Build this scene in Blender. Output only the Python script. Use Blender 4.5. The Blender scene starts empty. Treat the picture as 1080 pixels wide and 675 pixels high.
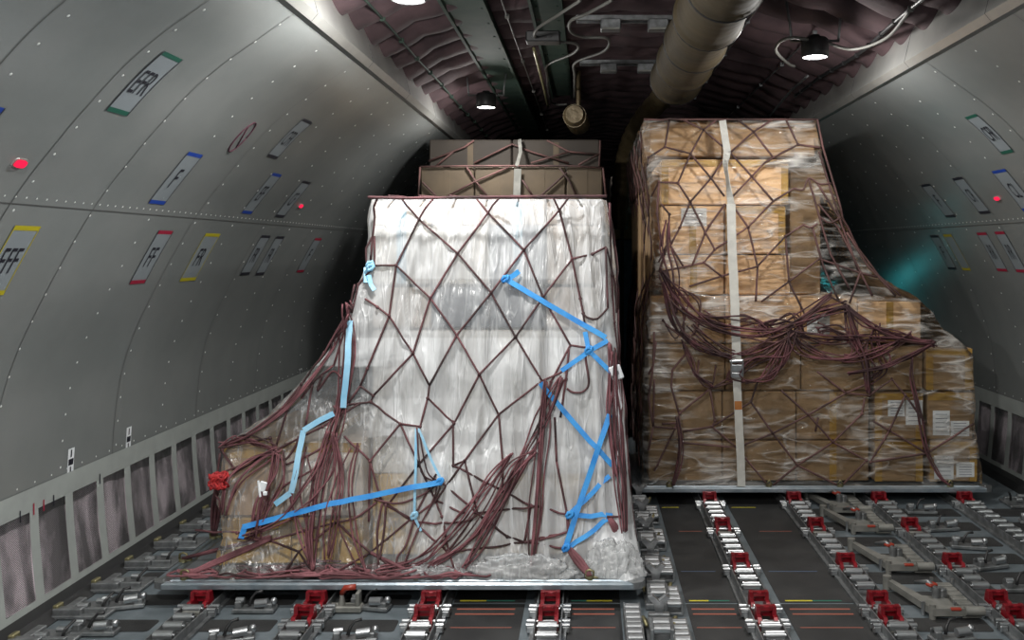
import bpy, bmesh, math, random
import numpy as np
from mathutils import Vector, Matrix, noise
from mathutils.bvhtree import BVHTree

# ------------------------------------------------------------------ camera, light, exposure
SC = bpy.context.scene
COL = SC.collection
F = 950.0; VX, VY = 622.0, 264.0; CH = 1.75        # focal length in px, horizon point, eye height
cam_d = bpy.data.cameras.new('camera'); cam = bpy.data.objects.new('camera', cam_d); COL.objects.link(cam)
cam.location = (0, 0, CH); cam.rotation_euler = (math.pi/2, 0, 0)
cam_d.sensor_width = 36; cam_d.lens = 36*F/1080
cam_d.shift_x = -(VX-540)/1080; cam_d.shift_y = -(337.5-VY)/1080
cam_d.clip_start = 0.05; cam_d.clip_end = 100
SC.camera = cam
SC.view_settings.view_transform = 'Standard'; SC.view_settings.look = 'None'
SC.view_settings.gamma = 1; SC.view_settings.use_curve_mapping = False
SC.view_settings.exposure = 0.0
w = bpy.data.worlds.new('world'); SC.world = w; w.use_nodes = True
w.node_tree.nodes['Background'].inputs[0].default_value = (0.55, 0.75, 0.8, 1)
w.node_tree.nodes['Background'].inputs[1].default_value = 0.03
XC = 0.285                                          # centre line of the hold
LAMPS = [(-0.84, -2.07, 80), (-0.84, 1.05, 165), (-0.84, 4.17, 62), (-0.84, 7.3, 30),
         (1.35, -0.9, 40), (1.35, 2.27, 27), (1.35, 5.4, 36)]

random.seed(7)
def R(d): return math.radians(d)
def W(px, py, D): return Vector(((px-VX)*D/F, D, CH-(py-VY)*D/F))

# ------------------------------------------------------------------ materials
def nt(name):
    m = bpy.data.materials.new(name); m.use_nodes = True
    t = m.node_tree; t.nodes.clear(); return m, t.nodes, t.links
def N(nodes, typ, **kw):
    n = nodes.new(typ)
    for k, v in kw.items():
        if k.startswith('i_'): n.inputs[k[2:].replace('_', ' ')].default_value = v
        else: setattr(n, k, v)
    return n
def c4(c): return (c[0], c[1], c[2], 1)
def mat(name, col, rough=.5, metal=0, col2=None, scale=8, bump=0, bscale=30, stretch=(1, 1, 1), detail=4, lo=.35, hi=.65, spec=.5):
    m, n, l = nt(name)
    b = N(n, 'ShaderNodeBsdfPrincipled'); o = N(n, 'ShaderNodeOutputMaterial')
    l.new(b.outputs[0], o.inputs[0])
    b.inputs['Base Color'].default_value = c4(col); b.inputs['Roughness'].default_value = rough
    b.inputs['Metallic'].default_value = metal; b.inputs['Specular IOR Level'].default_value = spec
    if col2 or bump:
        tc = N(n, 'ShaderNodeTexCoord'); mp = N(n, 'ShaderNodeMapping'); mp.inputs['Scale'].default_value = stretch
        l.new(tc.outputs['Object'], mp.inputs[0])
    if col2:
        t = N(n, 'ShaderNodeTexNoise'); t.inputs['Scale'].default_value = scale; t.inputs['Detail'].default_value = detail
        l.new(mp.outputs[0], t.inputs['Vector'])
        r = N(n, 'ShaderNodeValToRGB'); r.color_ramp.elements[0].position = lo; r.color_ramp.elements[1].position = hi
        r.color_ramp.elements[0].color = c4(col); r.color_ramp.elements[1].color = c4(col2)
        l.new(t.outputs['Fac'], r.inputs[0]); l.new(r.outputs[0], b.inputs['Base Color'])
    if bump:
        t = N(n, 'ShaderNodeTexNoise'); t.inputs['Scale'].default_value = bscale; t.inputs['Detail'].default_value = 4
        l.new(mp.outputs[0], t.inputs['Vector'])
        bp = N(n, 'ShaderNodeBump'); bp.inputs['Strength'].default_value = bump; bp.inputs['Distance'].default_value = .01
        l.new(t.outputs['Fac'], bp.inputs['Height']); l.new(bp.outputs[0], b.inputs['Normal'])
    return m
def emis(name, col, s):
    m, n, l = nt(name); e = N(n, 'ShaderNodeEmission'); o = N(n, 'ShaderNodeOutputMaterial')
    e.inputs[0].default_value = c4(col); e.inputs[1].default_value = s; l.new(e.outputs[0], o.inputs[0]); return m

def film_mat(name, tint, lo, hi, rough, gloss, stretch, bscale, bump, coarse=3.0, rs=4.0, ramt=.5, rst=(1, 1, 5)):
    """thin plastic film: partly see-through, partly milky (attribute 'milk' = number of layers), glossy with crinkles"""
    m, n, l = nt(name)
    o = N(n, 'ShaderNodeOutputMaterial'); tc = N(n, 'ShaderNodeTexCoord')
    mp = N(n, 'ShaderNodeMapping'); mp.inputs['Scale'].default_value = stretch[0]; mp.inputs['Rotation'].default_value = (0, stretch[1], 0)
    l.new(tc.outputs['Object'], mp.inputs[0])
    n1 = N(n, 'ShaderNodeTexNoise'); n1.inputs['Scale'].default_value = bscale; n1.inputs['Detail'].default_value = 5; n1.inputs['Distortion'].default_value = .6
    l.new(mp.outputs[0], n1.inputs['Vector'])
    n2 = N(n, 'ShaderNodeTexNoise'); n2.inputs['Scale'].default_value = coarse; n2.inputs['Detail'].default_value = 3; n2.inputs['Distortion'].default_value = 1.2
    l.new(tc.outputs['Object'], n2.inputs['Vector'])
    mx = N(n, 'ShaderNodeMath', operation='ADD'); l.new(n1.outputs['Fac'], mx.inputs[0]); l.new(n2.outputs['Fac'], mx.inputs[1])
    bp = N(n, 'ShaderNodeBump'); bp.inputs['Strength'].default_value = bump; bp.inputs['Distance'].default_value = .03
    l.new(mx.outputs[0], bp.inputs['Height'])
    at = N(n, 'ShaderNodeAttribute'); at.attribute_name = 'milk'
    mr = N(n, 'ShaderNodeMapRange'); mr.inputs['From Min'].default_value = .75; mr.inputs['From Max'].default_value = 1.3
    mr.inputs['To Min'].default_value = lo; mr.inputs['To Max'].default_value = hi; l.new(mx.outputs[0], mr.inputs[0])
    mm = N(n, 'ShaderNodeMath', operation='MULTIPLY'); l.new(mr.outputs[0], mm.inputs[0]); l.new(at.outputs['Fac'], mm.inputs[1])
    # thin pulled creases of stretched noise, in two directions, with white glare painted on
    acc = mm.outputs[0]; rb = None
    for (ang, sc_) in ((stretch[1], rs), (-stretch[1]*.7+.2, rs*.7)):
        mp2 = N(n, 'ShaderNodeMapping'); mp2.inputs['Scale'].default_value = rst; mp2.inputs['Rotation'].default_value = (0, ang, 0); l.new(tc.outputs['Object'], mp2.inputs[0])
        n3 = N(n, 'ShaderNodeTexNoise'); n3.inputs['Scale'].default_value = sc_; n3.inputs['Detail'].default_value = 2; n3.inputs['Distortion'].default_value = .15; l.new(mp2.outputs[0], n3.inputs['Vector'])
        q1 = N(n, 'ShaderNodeMath', operation='SUBTRACT'); q1.inputs[1].default_value = .5; l.new(n3.outputs['Fac'], q1.inputs[0])
        q2 = N(n, 'ShaderNodeMath', operation='ABSOLUTE'); l.new(q1.outputs[0], q2.inputs[0])
        q3 = N(n, 'ShaderNodeMapRange'); q3.inputs['From Min'].default_value = 0; q3.inputs['From Max'].default_value = .03; q3.inputs['To Min'].default_value = ramt; q3.inputs['To Max'].default_value = 0; l.new(q2.outputs[0], q3.inputs[0])
        q4 = N(n, 'ShaderNodeMath', operation='ADD'); l.new(acc, q4.inputs[0]); l.new(q3.outputs[0], q4.inputs[1]); acc = q4.outputs[0]
        q5 = N(n, 'ShaderNodeMath', operation='ADD'); l.new(q3.outputs[0], q5.inputs[0])
        if rb: l.new(rb, q5.inputs[1])
        else: l.new(mx.outputs[0], q5.inputs[1])
        rb = q5.outputs[0]
    l.new(rb, bp.inputs['Height'])
    cl = N(n, 'ShaderNodeMath', operation='MINIMUM'); cl.inputs[1].default_value = .97; l.new(acc, cl.inputs[0])
    tr = N(n, 'ShaderNodeBsdfTransparent'); tr.inputs[0].default_value = (.96, .96, .95, 1)
    df = N(n, 'ShaderNodeBsdfDiffuse'); df.inputs[0].default_value = c4(tint); l.new(bp.outputs[0], df.inputs['Normal'])
    tl = N(n, 'ShaderNodeBsdfTranslucent'); tl.inputs[0].default_value = c4(tint)
    dm = N(n, 'ShaderNodeMixShader'); dm.inputs[0].default_value = .12; l.new(df.outputs[0], dm.inputs[1]); l.new(tl.outputs[0], dm.inputs[2])
    m1 = N(n, 'ShaderNodeMixShader'); l.new(cl.outputs[0], m1.inputs[0]); l.new(tr.outputs[0], m1.inputs[1]); l.new(dm.outputs[0], m1.inputs[2])
    gl = N(n, 'ShaderNodeBsdfGlossy'); gl.inputs['Roughness'].default_value = rough; gl.inputs[0].default_value = (1, 1, 1, 1); l.new(bp.outputs[0], gl.inputs['Normal'])
    fr = N(n, 'ShaderNodeLayerWeight'); fr.inputs['Blend'].default_value = gloss; l.new(bp.outputs[0], fr.inputs['Normal'])
    m2 = N(n, 'ShaderNodeMixShader'); l.new(fr.outputs['Fresnel'], m2.inputs[0]); l.new(m1.outputs[0], m2.inputs[1]); l.new(gl.outputs[0], m2.inputs[2])
    l.new(m2.outputs[0], o.inputs[0]); return m

M = {}
M['panel'] = mat('painted_panel', (.34, .365, .36), .27, .50, (.38, .40, .395), 3, .03, 60)
M['dado'] = mat('painted_dado', (.34, .365, .35), .5, 0, (.30, .32, .31), 9)
M['seam'] = mat('seam_dark', (.06, .06, .06), .7)
M['rivet'] = mat('rivet_steel', (.8, .82, .8), .3, .3)
M['rail'] = mat('cove_rail', (.36, .36, .34), .28, .5, (.31, .31, .30), 6)
M['quilt'] = mat('quilted_blanket', (.030, .016, .019), .85, 0, (.066, .038, .042), 5, .5, 14)
M['grn'] = mat('green_primer', (.02, .036, .029), .75, 0, (.036, .052, .04), 6, spec=.15)
M['duct'] = mat('yellow_duct', (.055, .037, .012), .75, 0, (.035, .024, .009), 5, .5, 9)
M['foil'] = mat('duct_foil', (.12, .09, .05), .35, .4, (.08, .06, .03), 8, .6, 18)
M['steel'] = mat('brushed_steel', (.5, .51, .52), .3, .9, (.36, .37, .38), 30)
M['bright'] = mat('bright_steel', (.40, .41, .42), .3, .9)
M['cast'] = mat('cast_alloy', (.15, .155, .16), .42, .7, (.26, .27, .275), 20)
M['pipe'] = mat('pipe_grey', (.09, .088, .08), .6)
M['castw'] = mat('pale_alloy', (.25, .245, .225), .5, .4, (.17, .17, .155), 14)
M['alu'] = mat('pallet_aluminium', (.3, .36, .41), .35, .8, (.42, .47, .51), 12, .1, 40)
M['alu2'] = mat('pallet_sheet', (.22, .25, .28), .5, .6, (.34, .36, .38), 5, .2, 20)
M['deck'] = mat('deck_grey', (.12, .145, .16), .42, .35, (.18, .21, .23), 7, .1, 50)
M['mat'] = mat('anti_slip', (.012, .012, .0125), .6, 0, (.026, .026, .026), 6, .35, 260)
M['black'] = mat('black_plastic', (.012, .012, .013), .45)
M['dark'] = mat('dark_void', (.01, .01, .011), .8)
M['red'] = mat('red_paint', (.22, .006, .013), .3, .15, (.13, .004, .008), 18)
M['redrope'] = mat('red_wad', (.45, .02, .02), .7, 0, (.25, .01, .015), 40, .6, 90)
M['orange'] = mat('orange_red', (.26, .03, .015), .4)
M['cord'] = mat('maroon_cord', (.035, .016, .017), .75, 0, (.16, .06, .068), 4.5, .5, 300, lo=.38, hi=.68)
M['cordr'] = mat('pink_maroon_cord', (.06, .018, .022), .75, 0, (.26, .10, .115), 7, .5, 300, lo=.3, hi=.65)
M['cordd'] = mat('dark_cord', (.04, .02, .018), .75, 0, (.13, .06, .055), 5, .5, 300)
M['cordq'] = mat('deep_maroon_cord', (.035, .012, .014), .7, 0, (.17, .055, .065), 6, .5, 300, lo=.4, hi=.7)
M['blue'] = mat('blue_webbing', (.02, .22, .62), .5, 0, (.05, .34, .75), 10, .3, 200)
M['blueL'] = mat('pale_blue_webbing', (.22, .5, .72), .5, 0, (.35, .62, .8), 10, .3, 200)
M['strap'] = mat('white_webbing', (.50, .49, .45), .6, 0, (.42, .41, .38), 15, .3, 150)
M['rust'] = mat('rust_patch', (.35, .13, .03), .8)
M['brass'] = mat('zinc_brass', (.28, .25, .13), .45, .7, (.15, .14, .08), 20)
M['paper'] = mat('paper_sheet', (.8, .82, .84), .7, 0, (.7, .73, .76), 12)
M['tape'] = mat('yellow_tape', (.42, .25, .05), .35, 0, (.35, .2, .05), 8)
M['ctn'] = mat('brown_carton', (.42, .26, .13), .75, 0, (.34, .21, .105), 5)
M['ctn2'] = mat('dark_carton', (.34, .22, .115), .8, 0, (.26, .17, .09), 5)
M['ctnd'] = mat('dimmed_brown_carton', (.085, .062, .038), .8, 0, (.06, .044, .028), 5)  # carton brown darkened to stand for the dim light on the far stack
M['ctne'] = mat('shaded_brown_carton', (.03, .023, .017), .8, 0, (.022, .017, .013), 5)  # shade on the farthest blocks put into the carton colour
M['ctn3'] = mat('tan_carton', (.74, .48, .27), .7, 0, (.62, .40, .22), 4)
M['ctnw'] = mat('pale_carton', (.70, .66, .60), .7, 0, (.62, .58, .53), 4)
M['ctnp'] = mat('pink_carton', (.62, .52, .45), .7, 0, (.7, .62, .55), 5)
M['ctng'] = mat('grey_carton', (.10, .12, .16), .6, 0, (.16, .18, .22), 8)
M['ctny'] = mat('ochre_carton', (.62, .40, .12), .7, 0, (.48, .30, .09), 6)
M['lampglow'] = emis('lamp_disc', (1, .98, .93), 26)
M['redglow'] = emis('red_indicator', (1, .02, .08), 1.1)
M['tealglow'] = emis('added_teal_glow', (.05, .8, .8), .4)
M['ring'] = mat('ring_paint', (.07, .02, .035), .5)
M['text'] = mat('black_lettering', (.012, .012, .02), .5)
M['labelbg'] = mat('label_film', (.25, .28, .30), .35, .1)
for nme, c in dict(lg=(.01, .09, .06), lb=(.01, .05, .32), ly=(.42, .36, .01), lr=(.32, .01, .04), lk=(.02, .02, .03),
                   stred=(.30, .09, .06), styel=(.55, .48, .03), stgrn=(.02, .18, .12), stblu=(.08, .12, .2)).items():
    M[nme] = mat('paint_'+nme, c, .5)
M['filmw'] = film_mat('milky_film', (.76, .775, .79), .50, .97, .2, .26, ((6, 6, .7), .12), 2.0, .6, 2.2, 5.0, .16, (2.6, 2.6, .22))
M['filmc'] = film_mat('clear_wrap', (.80, .77, .73), -.45, .62, .09, .26, ((1.0, 3, 9), .75), 2.6, 1.0, 2.2, 1.7, .24, (1, 1, 4))
# perforated grille
def grille():
    m, n, l = nt('perforated_grille'); o = N(n, 'ShaderNodeOutputMaterial')
    tc = N(n, 'ShaderNodeTexCoord'); sp = N(n, 'ShaderNodeSeparateXYZ'); l.new(tc.outputs['Object'], sp.inputs[0])
    P = 0.0105
    def mth(op, a, b=None):
        q = N(n, 'ShaderNodeMath', operation=op)
        for i, v in enumerate((a, b)):
            if v is None: continue
            if isinstance(v, (int, float)): q.inputs[i].default_value = v
            else: l.new(v, q.inputs[i])
        return q.outputs[0]
    a = mth('ADD', mth('MULTIPLY', sp.outputs['Y'], 1/P), mth('MULTIPLY', sp.outputs['Z'], 1/P))
    b = mth('SUBTRACT', mth('MULTIPLY', sp.outputs['Y'], 1/P), mth('MULTIPLY', sp.outputs['Z'], 1/P))
    da = mth('SUBTRACT', mth('FRACT', a), .5); db = mth('SUBTRACT', mth('FRACT', b), .5)
    d = mth('SQRT', mth('ADD', mth('MULTIPLY', da, da), mth('MULTIPLY', db, db)))
    hole = mth('LESS_THAN', d, .42)
    tr = N(n, 'ShaderNodeBsdfTransparent'); bs = N(n, 'ShaderNodeBsdfPrincipled'); bs.inputs['Base Color'].default_value = (.055, .06, .058, 1); bs.inputs['Roughness'].default_value = .5
    mx = N(n, 'ShaderNodeMixShader'); l.new(hole, mx.inputs[0]); l.new(bs.outputs[0], mx.inputs[1]); l.new(tr.outputs[0], mx.inputs[2]); l.new(mx.outputs[0], o.inputs[0])
    return m
M['grille'] = grille()
M['insul'] = mat('pinkish_insulation', (.25, .22, .24), .8, 0, (.92, .8, .87), 3.2, .6, 8, lo=.42, hi=.6, stretch=(1, 1.8, .9))

# ------------------------------------------------------------------ mesh helpers
class MB:
    def __init__(s): s.v = []; s.f = []; s.m = []; s.sm = []; s.mi = 0
    def add(s, vs, fs, smooth=False, mi=None):
        o = len(s.v); s.v += [tuple(v) for v in vs]
        for f in fs: s.f.append(tuple(i+o for i in f)); s.m.append(s.mi if mi is None else mi); s.sm.append(smooth)
    def box(s, c, d, rot=None, bev=0, mi=None):
        hx, hy, hz = d[0]/2, d[1]/2, d[2]/2
        if bev:
            b = min(bev, hx*.9, hy*.9, hz*.9); vs = []; idx = {}
            for sx in (-1, 1):
                for sy in (-1, 1):
                    for sz in (-1, 1):
                        for ax in range(3):
                            p = [sx*hx, sy*hy, sz*hz]
                            for k in range(3):
                                if k != ax: p[k] -= (sx, sy, sz)[k]*b
                            idx[(sx, sy, sz, ax)] = len(vs); vs.append(Vector(p))
            fs = []
            for ax in range(3):
                o = [k for k in range(3) if k != ax]
                for sg in (-1, 1):
                    q = []
                    for (a, c_) in ((-1, -1), (1, -1), (1, 1), (-1, 1)):
                        t = [0, 0, 0]; t[ax] = sg; t[o[0]] = a; t[o[1]] = c_; q.append(idx[(t[0], t[1], t[2], ax)])
                    fs.append(q)
                for a in (-1, 1):
                    for c_ in (-1, 1):
                        t0 = [0, 0, 0]; t0[ax] = -1; t0[o[0]] = a; t0[o[1]] = c_; t1 = list(t0); t1[ax] = 1
                        fs.append([idx[(*t0, o[0])], idx[(*t1, o[0])], idx[(*t1, o[1])], idx[(*t0, o[1])]])
            for sx in (-1, 1):
                for sy in (-1, 1):
                    for sz in (-1, 1): fs.append([idx[(sx, sy, sz, k)] for k in range(3)])
        else:
            vs = [Vector((x, y, z)) for x in (-hx, hx) for y in (-hy, hy) for z in (-hz, hz)]
            fs = [(0, 1, 3, 2), (4, 6, 7, 5), (0, 4, 5, 1), (2, 3, 7, 6), (0, 2, 6, 4), (1, 5, 7, 3)]
        if rot: vs = [rot @ v for v in vs]
        c = Vector(c); s.add([v+c for v in vs], fs, False, mi); return s
    def cyl(s, a, b, r, n=12, r2=None, smooth=True, mi=None, cap=True):
        a, b = Vector(a), Vector(b); d = (b-a).normalized(); u = d.orthogonal().normalized(); w_ = d.cross(u); r2 = r if r2 is None else r2
        vs = [a+(u*math.cos(t)+w_*math.sin(t))*r for t in [2*math.pi*i/n for i in range(n)]]
        vs += [b+(u*math.cos(t)+w_*math.sin(t))*r2 for t in [2*math.pi*i/n for i in range(n)]]
        s.add(vs, [(i, (i+1) % n, n+(i+1) % n, n+i) for i in range(n)], smooth, mi)
        if cap: s.add(vs, [tuple(range(n))[::-1], tuple(range(n, 2*n))], False, mi)
        return s
    def tube(s, pts, r, n=6, mi=None, flat=1.0):
        pts = [Vector(p) for p in pts]
        P = [pts[0]]
        for p in pts[1:]:
            if (p-P[-1]).length > 1e-4: P.append(p)
        if len(P) < 2: return s
        rs = r if isinstance(r, (list, tuple)) else [r]*len(P)
        vs = []; u = None
        for i, p in enumerate(P):
            d = (P[min(i+1, len(P)-1)]-P[max(i-1, 0)])
            if d.length < 1e-6: d = Vector((0, 0, 1))
            d.normalize()
            if u is None: u = d.orthogonal().normalized()
            else:
                u = u-d*u.dot(d)
                u = u.normalized() if u.length > 1e-4 else d.orthogonal().normalized()
            w_ = d.cross(u); rr = rs[min(i, len(rs)-1)]
            for k in range(n):
                t = 2*math.pi*k/n; vs.append(p+(u*math.cos(t)+w_*math.sin(t))*rr)
        fs = [(i*n+k, i*n+(k+1) % n, (i+1)*n+(k+1) % n, (i+1)*n+k) for i in range(len(P)-1) for k in range(n)]
        fs += [tuple(range(n))[::-1], tuple(range((len(P)-1)*n, len(P)*n))]
        s.add(vs, fs, True, mi); return s
    def ball(s, c, r, mi=None, n=6):
        c = Vector(c); vs = [c+Vector((0, 0, r))]; rows = 4
        for j in range(1, rows):
            a = math.pi*j/rows
            vs += [c+Vector((math.sin(a)*math.cos(2*math.pi*k/n), math.sin(a)*math.sin(2*math.pi*k/n), math.cos(a)))*r for k in range(n)]
        vs.append(c-Vector((0, 0, r))); fs = [(0, 1+k, 1+(k+1) % n) for k in range(n)]
        for j in range(rows-2):
            fs += [(1+j*n+k, 1+(j+1)*n+k, 1+(j+1)*n+(k+1) % n, 1+j*n+(k+1) % n) for k in range(n)]
        L = len(vs)-1; b = 1+(rows-2)*n; fs += [(L, b+(k+1) % n, b+k) for k in range(n)]
        s.add(vs, fs, True, mi); return s
    def prism(s, poly, a0, a1, axis=0, mi=None):
        """extrude a 2-D polygon along axis (0=x: poly is (y,z); 1=y: (x,z); 2=z: (x,y))"""
        def mk(p, a): return ((a, p[0], p[1]), (p[0], a, p[1]), (p[0], p[1], a))[axis]
        n = len(poly); vs = [mk(p, a0) for p in poly]+[mk(p, a1) for p in poly]
        s.add(vs, [tuple(range(n))[::-1], tuple(range(n, 2*n))]+[(i, (i+1) % n, n+(i+1) % n, n+i) for i in range(n)], False, mi); return s
    def build(s, name, mats, parent=None, loc=None):
        me = bpy.data.meshes.new(name); me.from_pydata(s.v, [], s.f)
        if not isinstance(mats, (list, tuple)): mats = [mats]
        for m in mats: me.materials.append(m)
        me.polygons.foreach_set('material_index', s.m); me.polygons.foreach_set('use_smooth', s.sm)
        bm = bmesh.new(); bm.from_mesh(me); bmesh.ops.recalc_face_normals(bm, faces=bm.faces); bm.to_mesh(me); bm.free()
        me.update(); o = bpy.data.objects.new(name, me); COL.objects.link(o)
        if parent: o.parent = parent
        if loc == 'world': o.location = -parent.location
        elif loc is not None: o.location = loc
        return o
def grid(name, P, mats, parent=None, smooth=True, mi=None):
    """P: array rows x cols x 3"""
    nr, nc = len(P), len(P[0]); b = MB(); b.add([p for r_ in P for p in r_], [(i*nc+j, i*nc+j+1, (i+1)*nc+j+1, (i+1)*nc+j) for i in range(nr-1) for j in range(nc-1)], smooth)
    me = bpy.data.meshes.new(name); me.from_pydata(b.v, [], b.f)
    for m in (mats if isinstance(mats, list) else [mats]): me.materials.append(m)
    me.polygons.foreach_set('use_smooth', b.sm); me.update()
    o = bpy.data.objects.new(name, me); COL.objects.link(o)
    if parent: o.parent = parent
    return o
def tag(o, label=None, cat=None, group=None, kind=None):
    if label: o['label'] = label
    if cat: o['category'] = cat
    if group: o['group'] = group
    if kind: o['kind'] = kind
    return o
def empty(name, loc, label=None, cat=None, group=None, rz=0):
    o = bpy.data.objects.new(name, None); COL.objects.link(o); o.location = loc; o.rotation_euler = (0, 0, rz); o.empty_display_size = .05
    tag(o, label, cat, group); return o
KIDS = {}
def copy_tree(o, parent=None):
    c = o.copy(); COL.objects.link(c)
    if parent: c.parent = parent
    for ch in [x for x in bpy.data.objects if x.parent == o]: copy_tree(ch, c)
    return c

# ------------------------------------------------------------------ hold shell
PROF = [(2.93, 0), (2.97, .5), (2.94, .93), (2.87, 1.22), (2.725, 1.54), (2.505, 1.93), (2.315, 2.18), (2.195, 2.32), (2.065, 2.46), (1.925, 2.58), (1.785, 2.68), (1.56, 2.84)]
def catmull(pts, k):
    out = []; n = len(pts); pts = [Vector(p) for p in pts]
    for i in range(n-1):
        p0 = pts[max(i-1, 0)]; p1 = pts[i]; p2 = pts[i+1]; p3 = pts[min(i+2, n-1)]
        for j in range(k):
            t = j/k; out.append(.5*((2*p1)+(p2-p0)*t+(2*p0-5*p1+4*p2-p3)*t*t+(3*p1-p0-3*p2+p3)*t**3))
    out.append(pts[-1]); return out
CURV = catmull([(a, b, 0) for a, b in PROF], 6)
ARC = [0]
for a, b in zip(CURV, CURV[1:]): ARC.append(ARC[-1]+(b-a).length)
def wall_pt(side, D, s, off=0.0):
    s = max(0, min(s, ARC[-1]-1e-6)); i = max(k for k in range(len(ARC)) if ARC[k] <= s); i = min(i, len(CURV)-2)
    t = (s-ARC[i])/(ARC[i+1]-ARC[i]); p = CURV[i].lerp(CURV[i+1], t)
    i0 = max(0, min(i+ (1 if t > .5 else 0), len(CURV)-2)); d = (CURV[min(i+1, len(CURV)-1)]-CURV[i]).normalized(); nrm = Vector((-d.y, d.x))   # towards centre
    x = p.x+nrm.x*off; z = p.y+nrm.y*off
    return Vector((XC+side*x, D, z))
def wall_hit(px, py):
    """where the line of sight through a pixel meets the wall: (side, depth, arc length)"""
    dx = (px-VX)/F; dz = -(py-VY)/F; side = 1 if dx > 0 else -1
    for i in range(len(CURV)-1):
        ax, az = XC+side*CURV[i].x, CURV[i].y-CH; bx, bz = XC+side*CURV[i+1].x, CURV[i+1].y-CH
        den = dx*(bz-az)-dz*(bx-ax)
        if abs(den) < 1e-9: continue
        D = (ax*(bz-az)-az*(bx-ax))/den
        t = ((dx*D-ax)*(bx-ax)+(dz*D-az)*(bz-az))/((bx-ax)**2+(bz-az)**2)
        if D > 0 and -.001 <= t <= 1.001: return side, D, ARC[i]+t*(ARC[i+1]-ARC[i])
    raise ValueError('no wall at %s,%s' % (px, py))
Y0, Y1 = -3.2, 20.0
S_DADO = max(a for a, p in zip(ARC, CURV) if p.y <= .60) + .0
def s_of_z(z):
    for i in range(len(CURV)-1):
        if CURV[i].y <= z <= CURV[i+1].y: return ARC[i]+(z-CURV[i].y)/(CURV[i+1].y-CURV[i].y)*(ARC[i+1]-ARC[i])
S_D = s_of_z(.60); S_G0 = s_of_z(.08); S_G1 = s_of_z(.50); S_LONG = s_of_z(1.93)
SEAMS = [2.915+.535*k for k in range(-11, 32)]
MAJOR = [3.45, 4.02, 5.06, 6.13, 7.2, 8.27, 9.34, 10.4, 2.88, 1.8, .7]
GX0 = 4.075; GP = .291
def strip(b, side, D0, D1, s0, s1, off, mi, ns=None, smooth=True):
    ns = ns or max(1, int((s1-s0)/.06)); vs = []
    for j in range(ns+1):
        s = s0+(s1-s0)*j/ns; vs.append(wall_pt(side, D0, s, off)); vs.append(wall_pt(side, D1, s, off))
    b.add(vs, [(2*j, 2*j+1, 2*j+3, 2*j+2) for j in range(ns)], smooth, mi)
for side, nm in ((-1, 'left'), (1, 'right')):
    b = MB()
    ds = [Y0+(Y1-Y0)*k/40 for k in range(41)]
    P = [[tuple(wall_pt(side, D, s)) for s in [S_D+(ARC[-1]-S_D)*j/60 for j in range(61)]] for D in ds]
    nc = 61; b.add([p for r_ in P for p in r_], [(i*nc+j, i*nc+j+1, (i+1)*nc+j+1, (i+1)*nc+j) for i in range(40) for j in range(60)], True, 0)
    for D in MAJOR: strip(b, side, D-.0022, D+.0022, S_D, ARC[-1], .0015, 1, 60)
    strip(b, side, Y0, Y1, S_LONG-.003, S_LONG+.003, .0015, 1, 1)
    # rivets: small domes in rows beside the frames and along the long seam
    def riv(D, s, r=.0065):
        c = wall_pt(side, D, s, 0); q = wall_pt(side, D, s, 1)-c; q.normalize(); u = Vector((0, 1, 0)); v = q.cross(u)
        n_ = 6; vs = [c+(u*math.cos(2*math.pi*k/n_)+v*math.sin(2*math.pi*k/n_))*r*1.05 for k in range(n_)]+[c+q*r*.55]
        b.add(vs, [(k, (k+1) % n_, n_) for k in range(n_)], True, 2)
    for k in range(0, 16):
        D = 2.915+.535*k+.045
        s = S_D+.05
        while s < ARC[-1]-.03: riv(D, s); s += .135
    for k in range(130): riv(2.6+k*.066, S_LONG+.03, .005)
    for k in range(60): riv(2.6+k*.135, S_D+.03, .005)
    # end flange under the dado: dark gap and sill
    o = b.build('wall_'+nm, [M['panel'], M['seam'], M['rivet']]); tag(o, kind='structure')
    # dado frame with openings, grilles and insulation behind
    b = MB(); k0 = -14; k1 = 34
    strip(b, side, Y0, Y1, 0.03, S_G0, .012, 0); strip(b, side, Y0, Y1, S_G1, S_D+.012, .012, 0)
    strip(b, side, Y0, Y1, S_D+.012, S_D+.013, .002, 1, 1)
    for k in range(k0, k1): strip(b, side, GX0+GP*k-.068, GX0+GP*k, S_G0, S_G1, .012, 0)
    strip(b, side, Y0, Y1, 0.0, .03, .004, 1, 1)
    o2 = b.build('vent_band', [M['dado'], M['seam']], o)
    o2['label'] = 'pale grey lower wall band framing the perforated grilles'
    for k in range(-4 if side < 0 else 0, 16 if side < 0 else 12):
        b = MB(); strip(b, side, GX0+GP*k, GX0+GP*(k+1)-.068, S_G0, S_G1, .006, 0)
        g = b.build('vent_grille', M['grille'], o)
    P = []
    for i in range(300):
        D = Y0+1+(12)*i/299; row = []
        for j in range(14):
            s = S_G0-.03+(S_G1-S_G0+.06)*j/13
            row.append(tuple(wall_pt(side, D, s, -.045-.03*noise.noise(Vector((D*4, s*3, side*7))))))
        P.append(row)
    g = grid('insulation_blanket', P, M['insul'], o)
# cove rails
for k, side in ((1, -1), (2, 1)):
    b = MB(); pts = [(1.575, 2.81), (1.545, 2.845), (1.59, 3.03), (1.60, 3.06), (1.66, 3.10), (1.66, 2.80)]
    b.prism([(XC+side*p[0], p[1]) for p in pts], Y0, Y1, 1, 0)
    for j in range(-2, 12): b.prism([(XC+side*(p[0]-.0012), p[1]+.0005) for p in pts[:3]]+[(XC+side*1.62, 2.9)], 3.1+1.07*j, 3.104+1.07*j, 1, 1)
    tag(b.build('trim_%d' % k, [M['rail'], M['seam']]), kind='structure')
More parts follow.
